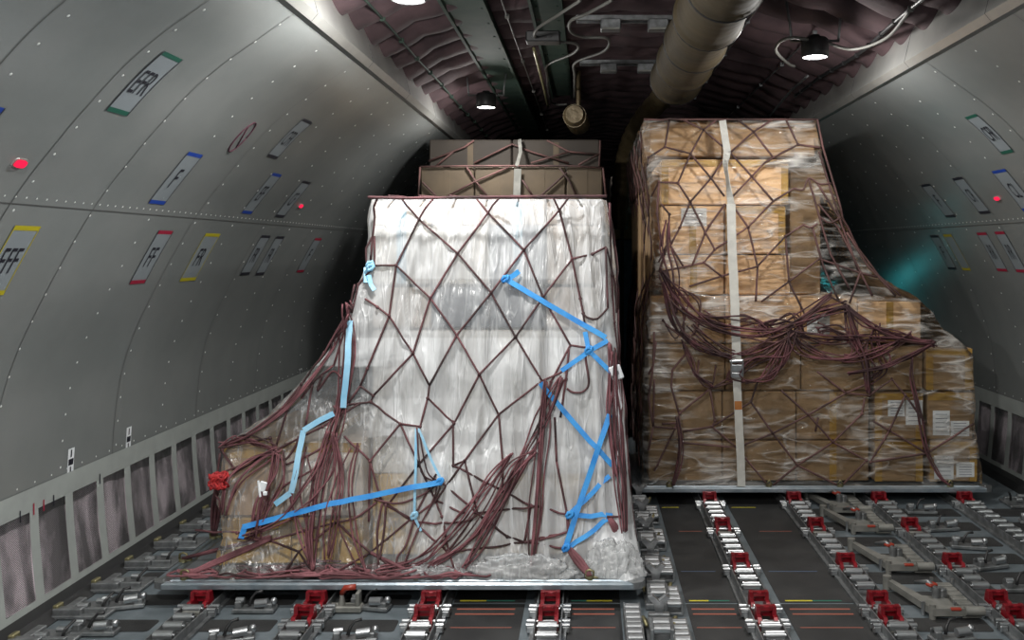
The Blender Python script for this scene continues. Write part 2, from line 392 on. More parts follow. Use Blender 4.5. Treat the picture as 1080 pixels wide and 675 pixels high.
# quilted ceiling
CZ0, CZ1 = 3.04, 3.45
def ceil_z(x): t = (x-XC)/1.62; return CZ0+(CZ1-CZ0)*(1-abs(t)**2.2)
P = []; ny = 900
for i in range(ny+1):
    y = Y0+(Y1-Y0)*i/ny; row = []
    for j in range(81):
        x = XC-1.62+3.24*j/80; q = (y+.05*noise.noise(Vector((x*1.5, y*.6, 0))))/.345
        rib = abs(math.sin(math.pi*q))**.55; lob = .8+.2*abs(math.sin(math.pi*(x-XC+.1)/.41))**.5
        z = ceil_z(x)+.035-.135*rib*lob-.022*noise.noise(Vector((x*5, y*5, 3)))
        row.append((x, y, z))
    P.append(row)
o = grid('ceiling', P, M['quilt']); tag(o, kind='structure')
# deck
b = MB(); b.box((XC, (Y0+Y1)/2, -.05), (5.9, Y1-Y0, .1)); floor = tag(b.build('floor', M['deck']), kind='structure')
b = MB(); b.box((XC, Y1+.05, 1.8), (6.2, .1, 3.8)); tag(b.build('wall_back', M['dark']), kind='structure')
for nm, side in (('left', -1), ('right', 1)):
    b = MB(); b.prism([(XC+side*2.93, -.02), (XC+side*2.93, .05), (XC+side*2.86, .035), (XC+side*2.80, .004), (XC+side*2.80, -.02)], Y0, Y1, 1)
    tag(b.build('baseboard_'+nm, M['black']), kind='structure')
def rrect(x0, y0, x1, y1, r, n=4):
    p = []
    for cx, cy, a in ((x1-r, y1-r, 0), (x0+r, y1-r, 90), (x0+r, y0+r, 180), (x1-r, y0+r, 270)):
        p += [(cx+r*math.cos(R(a+90*k/n)), cy+r*math.sin(R(a+90*k/n))) for k in range(n+1)]
    return p
def panel(x0, y0, x1, y1, r=.02, stripes=()):
    b = MB(); b.prism(rrect(x0, y0, x1, y1, r), -.002, .003, 2); o = b.build('anti_slip_panel', M['mat'], floor)
    for (a, c, D, wd, m) in stripes:
        s = MB(); s.box((x0+(x1-x0)*(a+c)/2, D, .0034), ((x1-x0)*(c-a), wd, .0012)); s.build('painted_stripe', M[m], o)
far_s = [(.08, .45, 4.49, .012, 'styel'), (.45, .85, 4.49, .008, 'stgrn'), (.08, .8, 4.90, .006, 'stblu'), (.3, .85, 5.6, .006, 'stred'), (.05, .5, 6.12, .010, 'styel')]
near_s = [(.08, .88, 4.385, .014, 'stred'), (.08, .88, 4.325, .013, 'stred'), (.08, .88, 4.17, .006, 'stred')]
for x0, x1 in ((.475, .735), (.945, 1.31)):
    panel(x0, 4.47, x1, 9.3, .004, far_s); panel(x0, 2.5, x1, 4.45, .004, near_s)
for x0, x1 in ((-.675, -.32), (-.105, .15)):
    panel(x0, 4.47, x1, 9.3, .004, [far_s[0], far_s[1]] if x0 < -.2 else [(.35, .85, 4.49, .012, 'styel'), (.05, .35, 4.49, .008, 'stgrn')]); panel(x0, 2.5, x1, 4.45, .004, near_s)
ROWS = [3.9, 4.13, 4.44, 4.72, 5.02, 5.32, 5.62, 5.92]
for y in ROWS:
    d = .17 if y > 4.2 else .15
    panel(1.50, y, 1.86, y+d); panel(2.085, y, 2.45, y+d); panel(2.67, y, 3.0, y+d)
for y in (3.85, 4.13, 4.44, 4.76): 
    panel(-2.4, y, -2.03, y+.13); panel(-1.83, y, -1.47, y+.13); panel(-1.27, y, -.90, y+.13)

# ------------------------------------------------------------------ film, net and strap tools
EYE = Vector((0, 0, CH))
def fbm(x, y, z=0, o=3):
    return sum(noise.noise(Vector((x*2**k, y*2**k, z+k*9.1)))/2**k for k in range(o))
def make_film(name, rows, D_rows, yb, r, disp, milk, mtl, nf=190, nv=170, ns=26, cap=True):
    """rows: (py, px_left, px_right, depth) silhouettes of the wrapped load read at its own depth"""
    rows = [(W(l, py, D).x, W(rr_, py, D).x, W(l, py, D).z, D) for py, l, rr_, D in rows]
    rows.sort(key=lambda t: t[2]); zs = [t[2] for t in rows]
    def interp(z):
        return [float(np.interp(z, zs, [t[k] for t in rows])) for k in (0, 1, 3)]
    vs = []; mk = []; P = []
    nc = ns*2+nf+17
    for i in range(nv+1):
        z = zs[0]+(zs[-1]-zs[0])*i/nv; xl, xr, yf = interp(z); row = []
        for k in range(ns): row.append((xl, yb+(yf+r-yb)*k/(ns), (-1, 0), 1))
        for k in range(9): a = R(90*k/8); row.append((xl+r-r*math.cos(a), yf+r-r*math.sin(a), (-math.cos(a), -math.sin(a)), 0))
        for k in range(1, nf): row.append((xl+r+(xr-xl-2*r)*k/nf, yf, (0, -1), 0))
        for k in range(9): a = R(90*k/8); row.append((xr-r+r*math.sin(a), yf+r-r*math.cos(a), (math.sin(a), -math.cos(a)), 0))
        for k in range(1, ns): row.append((xr, yf+r+(yb-yf-r)*k/ns, (1, 0), 1))
        out = []
        for (x, y, n_, sd) in row:
            d = disp(x, y, z, i/nv, sd); out.append((x+n_[0]*d, y+n_[1]*d, z)); mk.append(milk(x, y, z, sd))
        P.append(out)
    if cap:
        top = P[-1]; xl, xr, yf = interp(zs[-1]); cx = (xl+xr)/2
        for q in range(1, 13):
            t = q/12; out = []
            for (x, y, z) in top:
                yy = y+(yb-y)*t; out.append((x+(.012 if x < cx else -.012)*min(1, t*4), yy, z+.012*math.sin(min(1, t*6)*math.pi/2)+.01*fbm(x*4, yy*4, 2))); mk.append(milk(x, yy, z, 0))
            P.append(out)
    o = grid(name, P, mtl)
    at = o.data.attributes.new('milk', 'FLOAT', 'POINT'); at.data.foreach_set('value', mk)
    nc = len(P[0]); V = [Vector(p) for r_ in P for p in r_]
    Fc = [(i*nc+j, i*nc+j+1, (i+1)*nc+j+1, (i+1)*nc+j) for i in range(len(P)-1) for j in range(nc-1)]
    return o, BVHTree.FromPolygons(V, Fc)

class Wrapper:
    """lays cords and straps on the surface of a wrapped load"""
    def __init__(s, bvh, D): s.b = bvh; s.D = D; s.last = D
    def at(s, px, py, off=.008):
        d = Vector(((px-VX)/F, 1, -(py-VY)/F)); dn = d.normalized(); h = s.b.ray_cast(EYE, dn)
        if h[0] is not None and h[0].y < s.D+1.1:
            p = h[0]; s.last = p.y; return p-dn*off
        near = EYE+d*(s.last); return near
    def line(s, pts, off=.008, step=9, smooth=2, spline=False):
        if spline and len(pts) > 2:
            pts = [(v.x, v.y) for v in catmull([(p[0], p[1], 0) for p in pts], 6)]
        q = []
        for a, b_ in zip(pts, pts[1:]):
            n_ = max(1, int(math.hypot(b_[0]-a[0], b_[1]-a[1])/step))
            q += [(a[0]+(b_[0]-a[0])*k/n_, a[1]+(b_[1]-a[1])*k/n_) for k in range(n_)]
        q.append(pts[-1]); P = [s.at(*p, off) for p in q]
        for _ in range(smooth):
            P = [P[0]]+[Vector((P[i].x, (P[i-1].y+P[i].y*2+P[i+1].y)/4, P[i].z)) for i in range(1, len(P)-1)]+[P[-1]]
        return P
    def side_line(s, a, b_, sx, off=.01, n=8):
        """cord between two (depth, height) points on a side face; sx = +-1"""
        P = []
        for k in range(n+1):
            y = a[0]+(b_[0]-a[0])*k/n; z = a[1]+(b_[1]-a[1])*k/n
            h = s.b.ray_cast(Vector((sx*9, y, z)), Vector((-sx, 0, 0)))
            if h[0] is None: return []
            P.append(h[0]+Vector((sx*off, 0, 0)))
        return P
def bundle(b, wr, pts, n, spread, r=.0044, off=(.008, .05), seed=0, mi=1):
    rnd = random.Random(seed)
    for k in range(n):
        dx = rnd.gauss(0, spread); P = []
        for i, (x, y) in enumerate(pts):
            e = .35 if i in (0, len(pts)-1) else 1
            P.append((x+dx*e+rnd.gauss(0, spread*.45)*e, y+rnd.gauss(0, spread*.6)*(e if 0 < i < len(pts)-1 else .8)))
        L = wr.line(P, rnd.uniform(*off), 8, 2, True)
        b.tube(L, r*rnd.uniform(.85, 1.15), 5, mi if rnd.random() < .75 else 0)
def ribbon(b, L, wd, th=.0025, mi=0, twist=0):
    vs = []; n = len(L)
    for i, p in enumerate(L):
        d = (L[min(i+1, n-1)]-L[max(i-1, 0)]).normalized(); view = (p-EYE).normalized()
        sd = d.cross(view).normalized()
        if twist: sd = Matrix.Rotation(twist*math.sin(math.pi*i/(n-1)), 3, d) @ sd
        nn = d.cross(sd).normalized()
        vs += [p+sd*wd/2+nn*th/2, p-sd*wd/2+nn*th/2, p-sd*wd/2-nn*th/2, p+sd*wd/2-nn*th/2]
    fs = [(4*i+k, 4*i+(k+1) % 4, 4*i+4+(k+1) % 4, 4*i+4+k) for i in range(n-1) for k in range(4)]+[(0, 1, 2, 3), (4*n-4, 4*n-3, 4*n-2, 4*n-1)]
    b.add(vs, fs, False, mi)

# ------------------------------------------------------------------ cartons
def carton(px0, py0, px1, py1, D, dep, m, label, group, sheets=(), tapes=(), stripe=None, jig=0):
    a = W(px0, py1, D); c = W(px1, py0, D); wx, hz = c.x-a.x, c.z-a.z
    if a.z < .13: hz -= .125-a.z; a.z = .125
    root = empty('carton', ((a.x+c.x)/2, D+dep/2, a.z), label, 'carton', group)
    if jig: root.rotation_euler = (0, 0, R(jig))
    b = MB(); g = .006; b.box((0, 0, hz/2), (wx-g, dep-g, hz-g/2), bev=.008)
    b.build('box_body', M[m], root)
    f = -dep/2
    b = MB(); b.box((0, f, hz*.5), (wx*.995, .004, .05)) if 'mid' in tapes else None
    if 'edge' in tapes:
        for sx in (-1, 1): b.box((sx*(wx/2-.03), f, hz/2), (.05, .004, hz*.97))
        b.box((0, f, hz-.03), (wx*.97, .005, .045))
    if 'top' in tapes: b.box((0, f, hz-.03), (wx*.97, .004, .05)); b.box((0, f+dep*.4, hz), (.06, dep*.8, .003))
    if 'vert' in tapes: b.box((0, f, hz/2), (.05, .004, hz*.97))
    if b.v: b.build('packing_tape', M[stripe or 'tape'], root)
    for (u0, v0, u1, v1) in sheets:
        q = MB(); q.box((wx*((u0+u1)/2-.5), f-.001, hz*(1-(v0+v1)/2)), (wx*(u1-u0), .004, hz*(v1-v0)))
        s = q.build('paper_sheet', M['paper'], root)
        t = MB()
        for k in range(5): t.box((wx*((u0+u1)/2-.5), f-.0032, hz*(1-v0-(v1-v0)*(.15+.17*k))), (wx*(u1-u0)*.7, .001, .004))
        t.build('print_line', M['ctng'], s)
    return root

# pallets ------------------------------------------------------------
def pallet(x0, x1, y0, y1, label):
    root = empty('cargo_pallet', ((x0+x1)/2, (y0+y1)/2, .092), label, 'pallet', 'aluminium cargo pallets')
    hx, hy = (x1-x0)/2, (y1-y0)/2
    b = MB(); b.box((0, 0, .013), (2*hx-.12, 2*hy-.12, .018)); b.build('base_sheet', M['alu2'], root)
    for (ax, s) in ((1, -1), (1, 1), (0, -1), (0, 1)):
        b = MB(); prof = [(0, 0), (.0, .022), (.012, .030), (.03, .030), (.034, .022), (.050, .022), (.054, .030), (.07, .030), (.075, .022), (.075, 0)]
        if ax == 1:
            pr = [(s*(hy-p[0]), p[1]) for p in prof]; b.prism(pr, -hx+.06, hx-.06, 0)
        else:
            pr = [(s*(hx-p[0]), p[1]) for p in prof]; b.prism(pr, -hy+.06, hy-.06, 1)
        b.build('edge_rail', M['alu'], root)
    for sx in (-1, 1):
        for sy in (-1, 1):
            b = MB(); b.prism([(sx*(hx-.0), sy*(hy-.06)), (sx*(hx-.018), sy*(hy-.018)), (sx*(hx-.06), sy*hy), (sx*(hx-.09), sy*(hy-.03)), (sx*(hx-.09), sy*(hy-.09)), (sx*(hx-.03), sy*(hy-.09))], 0, .032, 2)
            b.cyl((sx*(hx-.05), sy*(hy-.05), .03), (sx*(hx-.05), sy*(hy-.05), .036), .008, 8); b.build('corner_casting', M['steel'], root)
    return root
pallet(-2.155, .275, 4.40, 7.55, 'aluminium pallet under the white film-covered load, front left')
pallet(.30, 2.78, 6.17, 9.32, 'aluminium pallet under the brown carton load at right')
pallet(-2.155, .275, 7.65, 10.8, 'pallet hidden behind the white load, under the far dark carton stack')
pallet(.30, 2.78, 12.65, 15.8, 'farthest pallet, seen only in the gap between the two big loads')

# ================================================================== LEFT LOAD
LG = 'cartons under the milky film'
# main block, seen dimly through film
lab = lambda s: s
y_cols = [(392, 455), (455, 516), (516, 576), (576, 634)]
rows_l = [(212, 238, 'ctnp', 'slim top-row'), (238, 300, 'ctnw', 'pale second-row'), (303, 346, 'ctng', 'dark grey third-row'), (348, 420, 'ctnw', 'pale fourth-row'), (420, 500, 'ctnw', 'pale fifth-row'), (500, 604, 'ctny', 'ochre bottom-row')]
cn = ['leftmost', 'second from left', 'third from left', 'rightmost']
for (t, bt, m, nm) in rows_l:
    for k, (a, c) in enumerate(y_cols):
        mm = m
        if nm.startswith('dark') and k in (0, 3): mm = 'ctnp'
        if nm.startswith('pale second') and k == 2: mm = 'ctng' 
        if nm.startswith('pale second') and k == 3: mm = 'ctnp'
        cname = {'ctng': 'dark grey', 'ctnp': 'pinkish', 'ctnw': 'pale', 'ctny': 'ochre', 'ctn': 'brown'}[mm]
        row = nm.split()[-1]
        carton(a, t, c, bt, 4.80, .62, mm, '%s carton under milky film, %s of the %s' % (cname, cn[k], row.replace('-', ' ')), LG, tapes=('vert',) if (k in (0, 2) and t < 300) else (), stripe='blueL' if m in ('ctnw', 'ctnp') else None)
# deep cartons behind that carry the top
for k, (a, c) in enumerate([(392, 514), (514, 636)]):
    A = W(a, 212, 4.8); B_ = W(c, 604, 4.8)
    root = empty('carton', ((A.x+B_.x)/2, 6.35, .125), 'tall pale carton at the back of the white load, %s half' % ('left' if k == 0 else 'right'), 'carton', LG)
    MB().box((0, 0, (A.z-.125)/2), (B_.x-A.x-.01, 1.8, A.z-.13), bev=.01).build('box_body', M['ctnw'], root)
# low step at far left
for (a, t, c, bt, m, l_) in [(236, 472, 300, 545, 'ctn', 'brown carton on top of the low left step, wrapped and netted'), (300, 466, 384, 545, 'ctnp', 'pinkish carton on top of the low left step beside the white film'),
                             (236, 547, 306, 602, 'ctny', 'ochre carton at the bottom left corner of the netted load'), (308, 547, 384, 602, 'ctny', 'ochre carton at the bottom of the low step beside white film')]:
    carton(a, t, c, bt, 4.66, 1.1, m, l_, 'low step cartons of the left load', tapes=('top',), jig=random.uniform(-1, 1))

def fold(x, z, zt, xc, k=9.0, tilt=0.0):
    q = (x-xc)/(1+.28*(zt-z)); a = q*k+tilt*(zt-z)
    v = 1-abs(fbm(a, z*.55, 1.3, 2))*2.4
    return v
def dispL(x, y, z, t, sd):
    lowleft = 1/(1+math.exp((x+1.15)*14)) * (1 if z < 1.0 else .5)
    amp = .016+.042*(1-t)
    f1 = fold(x, z, 2.02, -.5, 6, .25); f2 = fold(x, z, 2.02, .1, 13, -.7)
    d = amp*(.6*f1+.4*f2)-.01
    d += .012*fbm(x*3, z*3, 5)
    if lowleft > .3:
        d = d*(1-lowleft)+lowleft*(.035*fbm(x*3.2, z*3.5, 8)+.012*fbm(x*14, z*9, 4))
    if z < .3: d += (.3-z)*.18*(.5+.5*noise.noise(Vector((x*7, 0, 4))))
    if sd: d = .02*fbm(y*3, z*2.2, x)+.01
    return d
def milkL(x, y, z, sd):
    m = 1.0
    e = -1.12-.18*(z < 1.0)
    if z < 1.15: m *= 1-.78/(1+math.exp((x+1.10-(0.15 if z < .8 else 0))*22))
    if z < .36: m *= .38+.62*min(1, max(0, (z-.16)/.2))+ (.5 if x > .02 else 0)
    if z > 1.30: m *= .74-.08*min(1, max(0, (z-1.3)/.1))
    if 1.33 < z < 1.60 and -.95 < x < -.1: m *= .66
    return m
rowsL = [(608, 232, 672, 4.50), (590, 231, 669, 4.53), (560, 229, 666, 4.56), (520, 226, 662, 4.57), (490, 227, 660, 4.58), (470, 234, 659, 4.60), (455, 258, 658, 4.60), (440, 278, 657, 4.61), (420, 300, 656, 4.62),
         (400, 318, 655, 4.62), (370, 343, 652, 4.63), (340, 362, 650, 4.64), (310, 374, 648, 4.66), (280, 384, 646, 4.68), (250, 386, 644, 4.70), (220, 387, 641, 4.73), (210, 389, 639, 4.76)]
filmL, bvL = make_film('plastic_film', rowsL, None, 7.35, .05, dispL, milkL, M['filmw'])
tag(filmL, 'milky white plastic film draped over the left cargo load', 'plastic film')
wl = Wrapper(bvL, 4.6)

net = empty('cargo_net', (-.93, 4.5, .125), 'maroon diamond cord net over the white film-covered load', 'cargo net', 'cargo nets')
b = MB()
EL = [[(388, 208), (424, 209), (503, 208), (583, 207), (640, 207)],
 [(398, 209), (393, 249), (391, 275)], [(393, 249), (386, 262), (388, 285)], [(395, 249), (395, 280), (417.8, 279.8)],
 [(424, 210), (442, 231.6), (482.7, 267.3), (518, 308.7), (543.7, 355.5), (571.6, 401.7)], [(456.7, 210), (442, 231.6), (417.8, 279.8), (410.4, 333.3), (387.3, 389), (380, 407)],
 [(503, 210), (514.8, 224.5), (552.4, 263.4), (572.6, 313.4), (601.5, 364)], [(526, 209.5), (514.8, 224.5), (482.7, 267.3), (453.8, 314.5), (435.5, 372.8), (393.5, 417.5)],
 [(583, 207.5), (590, 222), (603.4, 273), (612, 315), (615, 330.4), (617, 345)], [(600.5, 207.5), (590, 222), (552.4, 263.4), (518, 308.7), (481.8, 353.5), (452.8, 406.5)],
 [(603.4, 273), (625, 268), (639, 260.5)], [(643, 214), (645, 290), (648, 340), (652, 380)], [(639, 260), (641, 325)], [(640, 262), (649, 300), (650, 330)],
 [(603.4, 273), (572.6, 313.4), (543.7, 355.5), (505.4, 395), (478.9, 446.6), (441.6, 490), (411, 530)],
 [(417.8, 279.8), (453.8, 314.5), (481.8, 353.5), (505.4, 395), (525.7, 437)], [(385, 315), (398, 324), (410.4, 333.3), (435.5, 372.8), (452.8, 406.5)],
 [(452.8, 406.5), (451, 420), (477.8, 445), (478, 491), (560, 533), (600.5, 543)], [(451, 420), (443, 450), (422, 447)],
 [(601.5, 364), (620.8, 367)], [(601.5, 364), (581, 403), (572, 440)], [(600, 368), (597, 400), (591, 440)], [(571.6, 401.7), (593, 392)],
 [(571.6, 401.7), (526, 437), (490, 486), (459.5, 528), (437, 545)], [(526, 437), (530, 487), (530, 520)],
 [(380, 407), (393.5, 417.5), (391, 424), (422, 447), (441.6, 490), (459.5, 528)], [(391, 424), (366, 427)], [(366, 427), (380, 407)],
 [(422, 447), (390, 486.5), (389, 550)], [(390, 486.5), (403, 530)], [(363, 460), (390, 486)], [(478, 491), (490, 486), (503, 540)],
 [(459.5, 528), (486, 541), (503, 541)], [(463, 507), (502, 540), (535, 566), (553, 572)], [(460, 500), (437, 545)],
 [(433.5, 547), (403, 531)], [(395, 523), (433.5, 549)], [(433.5, 547), (391, 582.6), (370, 594), (340, 612)], [(433.5, 547), (472, 582.6)],
 [(530, 575.8), (472, 582.6), (435.5, 604.7)], [(553, 572), (530, 575.8)], [(553, 572), (596.5, 578.7)], [(553, 572), (598, 561)],
 [(459.5, 528), (466, 545), (473, 580), (480, 603)], [(503, 541), (472, 582)], [(560, 533), (553, 572)], [(563, 534), (503, 541)],
 [(587, 487), (597.6, 540), (601, 560), (598, 578)], [(585, 440), (587, 487)], [(597.6, 540), (600, 578)],
 [(355, 551), (315, 582), (335, 611)], [(355, 551), (391, 583), (424, 606)], [(315, 582), (285, 570), (250, 568)], [(315, 582), (300, 604)],
 [(380, 425), (340, 450), (290, 475), (236, 505)], [(340, 490), (300, 512), (252, 566)], [(368, 426), (352, 440), (322, 455)],
 [(366, 330), (342, 372), (318, 405), (296, 432), (262, 460), (232, 472)], [(374, 300), (364, 345), (352, 385)],
 [(395, 280), (378, 300), (371, 330)], [(352, 385), (330, 403), (318, 420)], [(330, 403), (322, 450)], [(318, 405), (303, 432), (290, 474)],
 [(206, 559), (250, 562), (285, 570), (320, 560), (355, 551)], [(232, 472), (285, 462), (290, 475)], [(232, 472), (246, 494), (290, 475)], [(232, 478), (228, 510)],
 [(660, 500), (655, 545), (640, 545)], [(650, 380), (655, 440), (660, 500)]]
for k, e in enumerate(EL):
    b.tube(wl.line(e, .009), .0058 if k else .008, 6, 0)
    for p in e[1:-1]:
        if k > 3: b.ball(wl.at(p[0], p[1], .01), .0095, 0)
for e in [[(614, 330), (620, 335), (630, 336), (641, 325)], [(598, 410), (605, 414), (615, 413), (621, 404), (618, 380), (619, 366)], [(355, 551), (375, 546), (397, 530)], [(395, 527), (420, 531), (445, 522), (465, 508)],
          [(437, 550), (460, 552), (490, 550), (503, 543)], [(437, 547), (428, 575), (419, 588), (418, 600)], [(403, 531), (398, 560), (399, 595)], [(407, 531), (405, 560), (400, 590)],
          [(598, 561), (575, 568), (553, 572)], [(302, 490), (330, 478), (350, 462), (356, 440), (352, 428)], [(287, 478), (300, 485), (312, 470), (315, 460)], [(340, 395), (335, 412), (350, 392), (360, 398)]]:
    b.tube(wl.line(e, .016, 6, 2, True), .006, 6, 0)
# cords on the sides and top of the load
for sx, y0_, y1_, z0_, z1_ in ((1, 4.8, 7.3, .2, 1.95), (-1, 4.8, 7.3, .2, .75)):
    ny_ = 6; nz_ = 5 if sx > 0 else 2
    for i in range(ny_):
        for j in range(nz_):
            ya, yb_ = y0_+(y1_-y0_)*i/ny_, y0_+(y1_-y0_)*(i+1)/ny_; za, zb = z0_+(z1_-z0_)*j/nz_, z0_+(z1_-z0_)*(j+1)/nz_
            for (p, q) in (((ya, za), (yb_, zb)), ((ya, zb), (yb_, za))):
                L = wl.side_line(p, q, sx, .012)
                if L: b.tube(L, .0058, 5, 0)
for k in range(7):
    x0_ = -1.05+k*.16
    b.tube([(x0_, 4.7, 2.035), (x0_+.35 if k < 4 else .05, 5.6, 2.045), (x0_, 7.2, 2.04)], .0058, 5, 0)
b.build('mesh_cords', [M['cord'], M['cordr']], net, 'world')
b = MB()
bundle(b, wl, [(592, 400), (576, 440), (556, 480), (530, 530), (505, 575), (490, 598)], 7, 4.5, seed=1)
bundle(b, wl, [(575, 402), (573, 450), (569, 500), (565, 545), (560, 598)], 8, 3.0, seed=2)
bundle(b, wl, [(565, 475), (545, 495), (522, 530), (495, 568), (455, 595)], 6, 4, seed=3)
bundle(b, wl, [(540, 480), (520, 505), (490, 545), (450, 590), (400, 602)], 5, 6, seed=4)
bundle(b, wl, [(648, 370), (650, 410), (652, 460), (656, 510), (659, 560)], 13, 3.2, off=(.01, .10), seed=5)
bundle(b, wl, [(642, 362), (645, 400), (642, 440), (648, 500)], 5, 3, seed=6)
bundle(b, wl, [(366, 320), (368, 370), (362, 420), (352, 455), (338, 500), (330, 560), (330, 600)], 8, 4.5, seed=7)
bundle(b, wl, [(366, 330), (345, 370), (320, 405), (298, 430), (262, 458), (236, 470)], 4, 2.5, seed=8)
bundle(b, wl, [(292, 474), (286, 500), (276, 530), (268, 565)], 9, 8, off=(.02, .08), seed=9)
bundle(b, wl, [(292, 474), (266, 486), (240, 505), (234, 540)], 7, 6, off=(.01, .06), seed=10)
bundle(b, wl, [(232, 470), (255, 464), (275, 468), (292, 474)], 6, 5, off=(.01, .05), seed=11)
bundle(b, wl, [(348, 455), (340, 490), (322, 520), (300, 545), (256, 565)], 5, 5, off=(.02, .07), seed=12)
bundle(b, wl, [(320, 480), (312, 520), (318, 560), (325, 595)], 4, 7, off=(.01, .06), seed=13)
bundle(b, wl, [(352, 460), (356, 500), (350, 545), (345, 590)], 5, 5, off=(.01, .06), seed=14)
bundle(b, wl, [(378, 470), (372, 510), (376, 560), (388, 598)], 3, 7, off=(.01, .04), seed=15)
bundle(b, wl, [(440, 452), (446, 500), (462, 515), (440, 560), (425, 600)], 2, 4, off=(.01, .03), seed=16)
b.build('loose_cords', [M['cord'], M['cordr']], net, 'world')
# heap of slack cord along the pallet edge
rnd = random.Random(5); b = MB()
for k in range(46):
    cx = rnd.uniform(-1.50, -.62) if k < 38 else rnd.uniform(-2.0, -1.5); cy = rnd.uniform(4.44, 4.56); L = []
    a0 = rnd.uniform(0, 6.28); ra = rnd.uniform(.06, .26); rb = rnd.uniform(.02, .06)
    for q in range(14):
        a = a0+q*.42; L.append((cx+ra*math.cos(a), min(max(cy+rb*math.sin(a)+rnd.gauss(0, .008), 4.42), 4.62), .134+.05*abs(noise.noise(Vector((cx*3+q*.2, k, 0))))+rnd.uniform(0, .012)))
    b.tube(catmull(L, 2), .0058, 5, 0 if k % 4 == 0 else 1)
b.build('slack_cord_heap', [M['cord'], M['cordr']], net, 'world')
# tie-down legs and hooks
def leg(b, A, B_, n=3, sp=.010, r=.009):
    A, B_ = Vector(A), Vector(B_); b = MB()
    for k in range(n):
        o_ = Vector((sp*(k-(n-1)/2), 0, 0)); b.tube([A+o_*.4+(B_-A)*t+o_*math.sin(t*3.14)*1.2 for t in [i/6 for i in range(7)]], r, 6, 1)
    b.build('tie_down_leg', [M['cord'], M['cordr']], net, 'world')
b = MB()
HOOKS = [(-2.01, 4.47), (-2.13, 4.72), (-2.13, 5.1), (-.86, 4.47), (-.0, 4.47), (.235, 4.62)]
leg(b, wl.at(285, 568, .03), (-2.01, 4.47, .135), 3, .014); leg(b, wl.at(285, 566, .03), (-2.13, 4.72, .135), 2, .014)
leg(b, wl.at(230, 510, .04), (-2.13, 5.1, .135), 3, .012); leg(b, wl.at(600, 578, .02), (-.0, 4.47, .135), 3, .012, .01)
leg(b, wl.at(643, 546, .02), (.235, 4.62, .135), 3, .012, .010); leg(b, wl.at(391, 583, .02), (-.86, 4.47, .14), 1); leg(b, wl.at(472, 583, .02), (-.86, 4.47, .14), 1)
for hx, hy in HOOKS:
    b = MB(); b.cyl((hx, hy, .118), (hx, hy, .135), .022, 10); b.tube([(hx-.02, hy, .135), (hx-.018, hy, .158), (hx, hy, .165), (hx+.018, hy, .158), (hx+.02, hy, .135)], .006, 6); b.box((hx+.03, hy, .128), (.03, .02, .012), bev=.003)
    b.build('hook', M['brass'], net, 'world')
# red wad and pale plastic clip hanging in the net
b = MB(); c0 = wl.at(231, 507, .05)
for k in range(26):
    L = []
    for q in range(8): a = q*.9+k; L.append(c0+Vector((.045*math.cos(a+k)*rnd.uniform(.4, 1), .03*math.sin(a*1.3), .042*math.sin(a)*rnd.uniform(.5, 1))))
    b.tube(catmull(L, 2), .006, 5)
tag(b.build('rope_wad', M['redrope']), 'bright red tangled wad of cord at the left corner of the load', 'rope')
b = MB(); c0 = wl.at(277, 513, .10)
b.box(c0, (.035, .012, .05), Matrix.Rotation(.3, 3, 'Y'), .004); b.cyl(c0+Vector((-.02, -.005, .03)), c0+Vector((-.01, -.005, -.05)), .006, 6); b.box(c0+Vector((.012, 0, -.035)), (.02, .014, .02), None, .003)
tag(b.build('net_clip', M['paper']), 'small white plastic clip hanging in the cords at lower left', 'clip')
b = MB(); c0 = wl.at(650, 393, .06); b.box(c0, (.06, .012, .075), Matrix.Rotation(-.35, 3, 'Y'), .006); b.cyl(c0+Vector((0, -.009, 0)), c0+Vector((0, -.003, 0)), .014, 10, mi=1); b.cyl(c0+Vector((-.02, -.009, -.02)), c0+Vector((-.02, -.003, -.02)), .007, 8, mi=1)
b.tube([c0+Vector((0, 0, -.03)), c0+Vector((.015, 0, -.2)), c0+Vector((.02, 0, -.38)), c0+Vector((0, 0, -.52))], [.008, .02, .016, .008], 6)
tag(b.build('net_tag', [M['paper'], M['steel']]), 'white tag and rolled strip hanging on the right edge of the white load', 'tag')
# blue tie straps
def tie(name, lines, wd, m, label, knot=None, off=.022):
    b = MB()
    for L in lines: ribbon(b, wl.line(L, off, 10, 4), wd)
    if knot:
        for (kx, ky) in knot:
            c0 = wl.at(kx, ky, off+.006)
            for q in range(5): b.tube([c0+Vector((.018*math.cos(q+a), .008*math.sin(3*a), .018*math.sin(a*1.3+q))) for a in [0, 1, 2, 3, 4]], .006, 5)
    tag(b.build(name, M[m]), label, 'strap', 'blue tie straps on the white load')
tie('tie_strap', [[(547.5, 286), (541, 291), (533, 295)], [(533, 294), (578, 321), (639, 356)]], .027, 'blue', 'blue strap running down right from the middle of the white film to the right edge', [(533, 294)])
tie('tie_strap', [[(641, 359), (622, 370), (592, 391)], [(617, 350), (621, 370), (645, 393)]], .024, 'blue', 'short crossed blue straps near the right edge, above the white tag', [(621, 369)])
tie('tie_strap', [[(570, 404), (606, 447), (646, 491)]], .026, 'blue', 'blue strap slanting down right below the crossed pair')
tie('tie_strap', [[(643, 437), (632, 470), (610, 535), (596, 579)]], .028, 'blue', 'long steep blue strap at lower right ending above the pallet edge', [(597, 578)], .03)
tie('tie_strap', [[(643, 502), (600, 543)], [(600, 543), (646, 544)], [(646, 544), (598, 579)]], .024, 'blue', 'blue strap zigzagging in three runs at the lower right corner', [(601, 543)], .024)
tie('tie_strap', [[(389, 290), (391, 300), (395, 306)], [(386, 282), (386, 298)]], .022, 'blueL', 'blue knotted strap end hanging high on the left edge of white film', [(391, 282), (390, 279)])
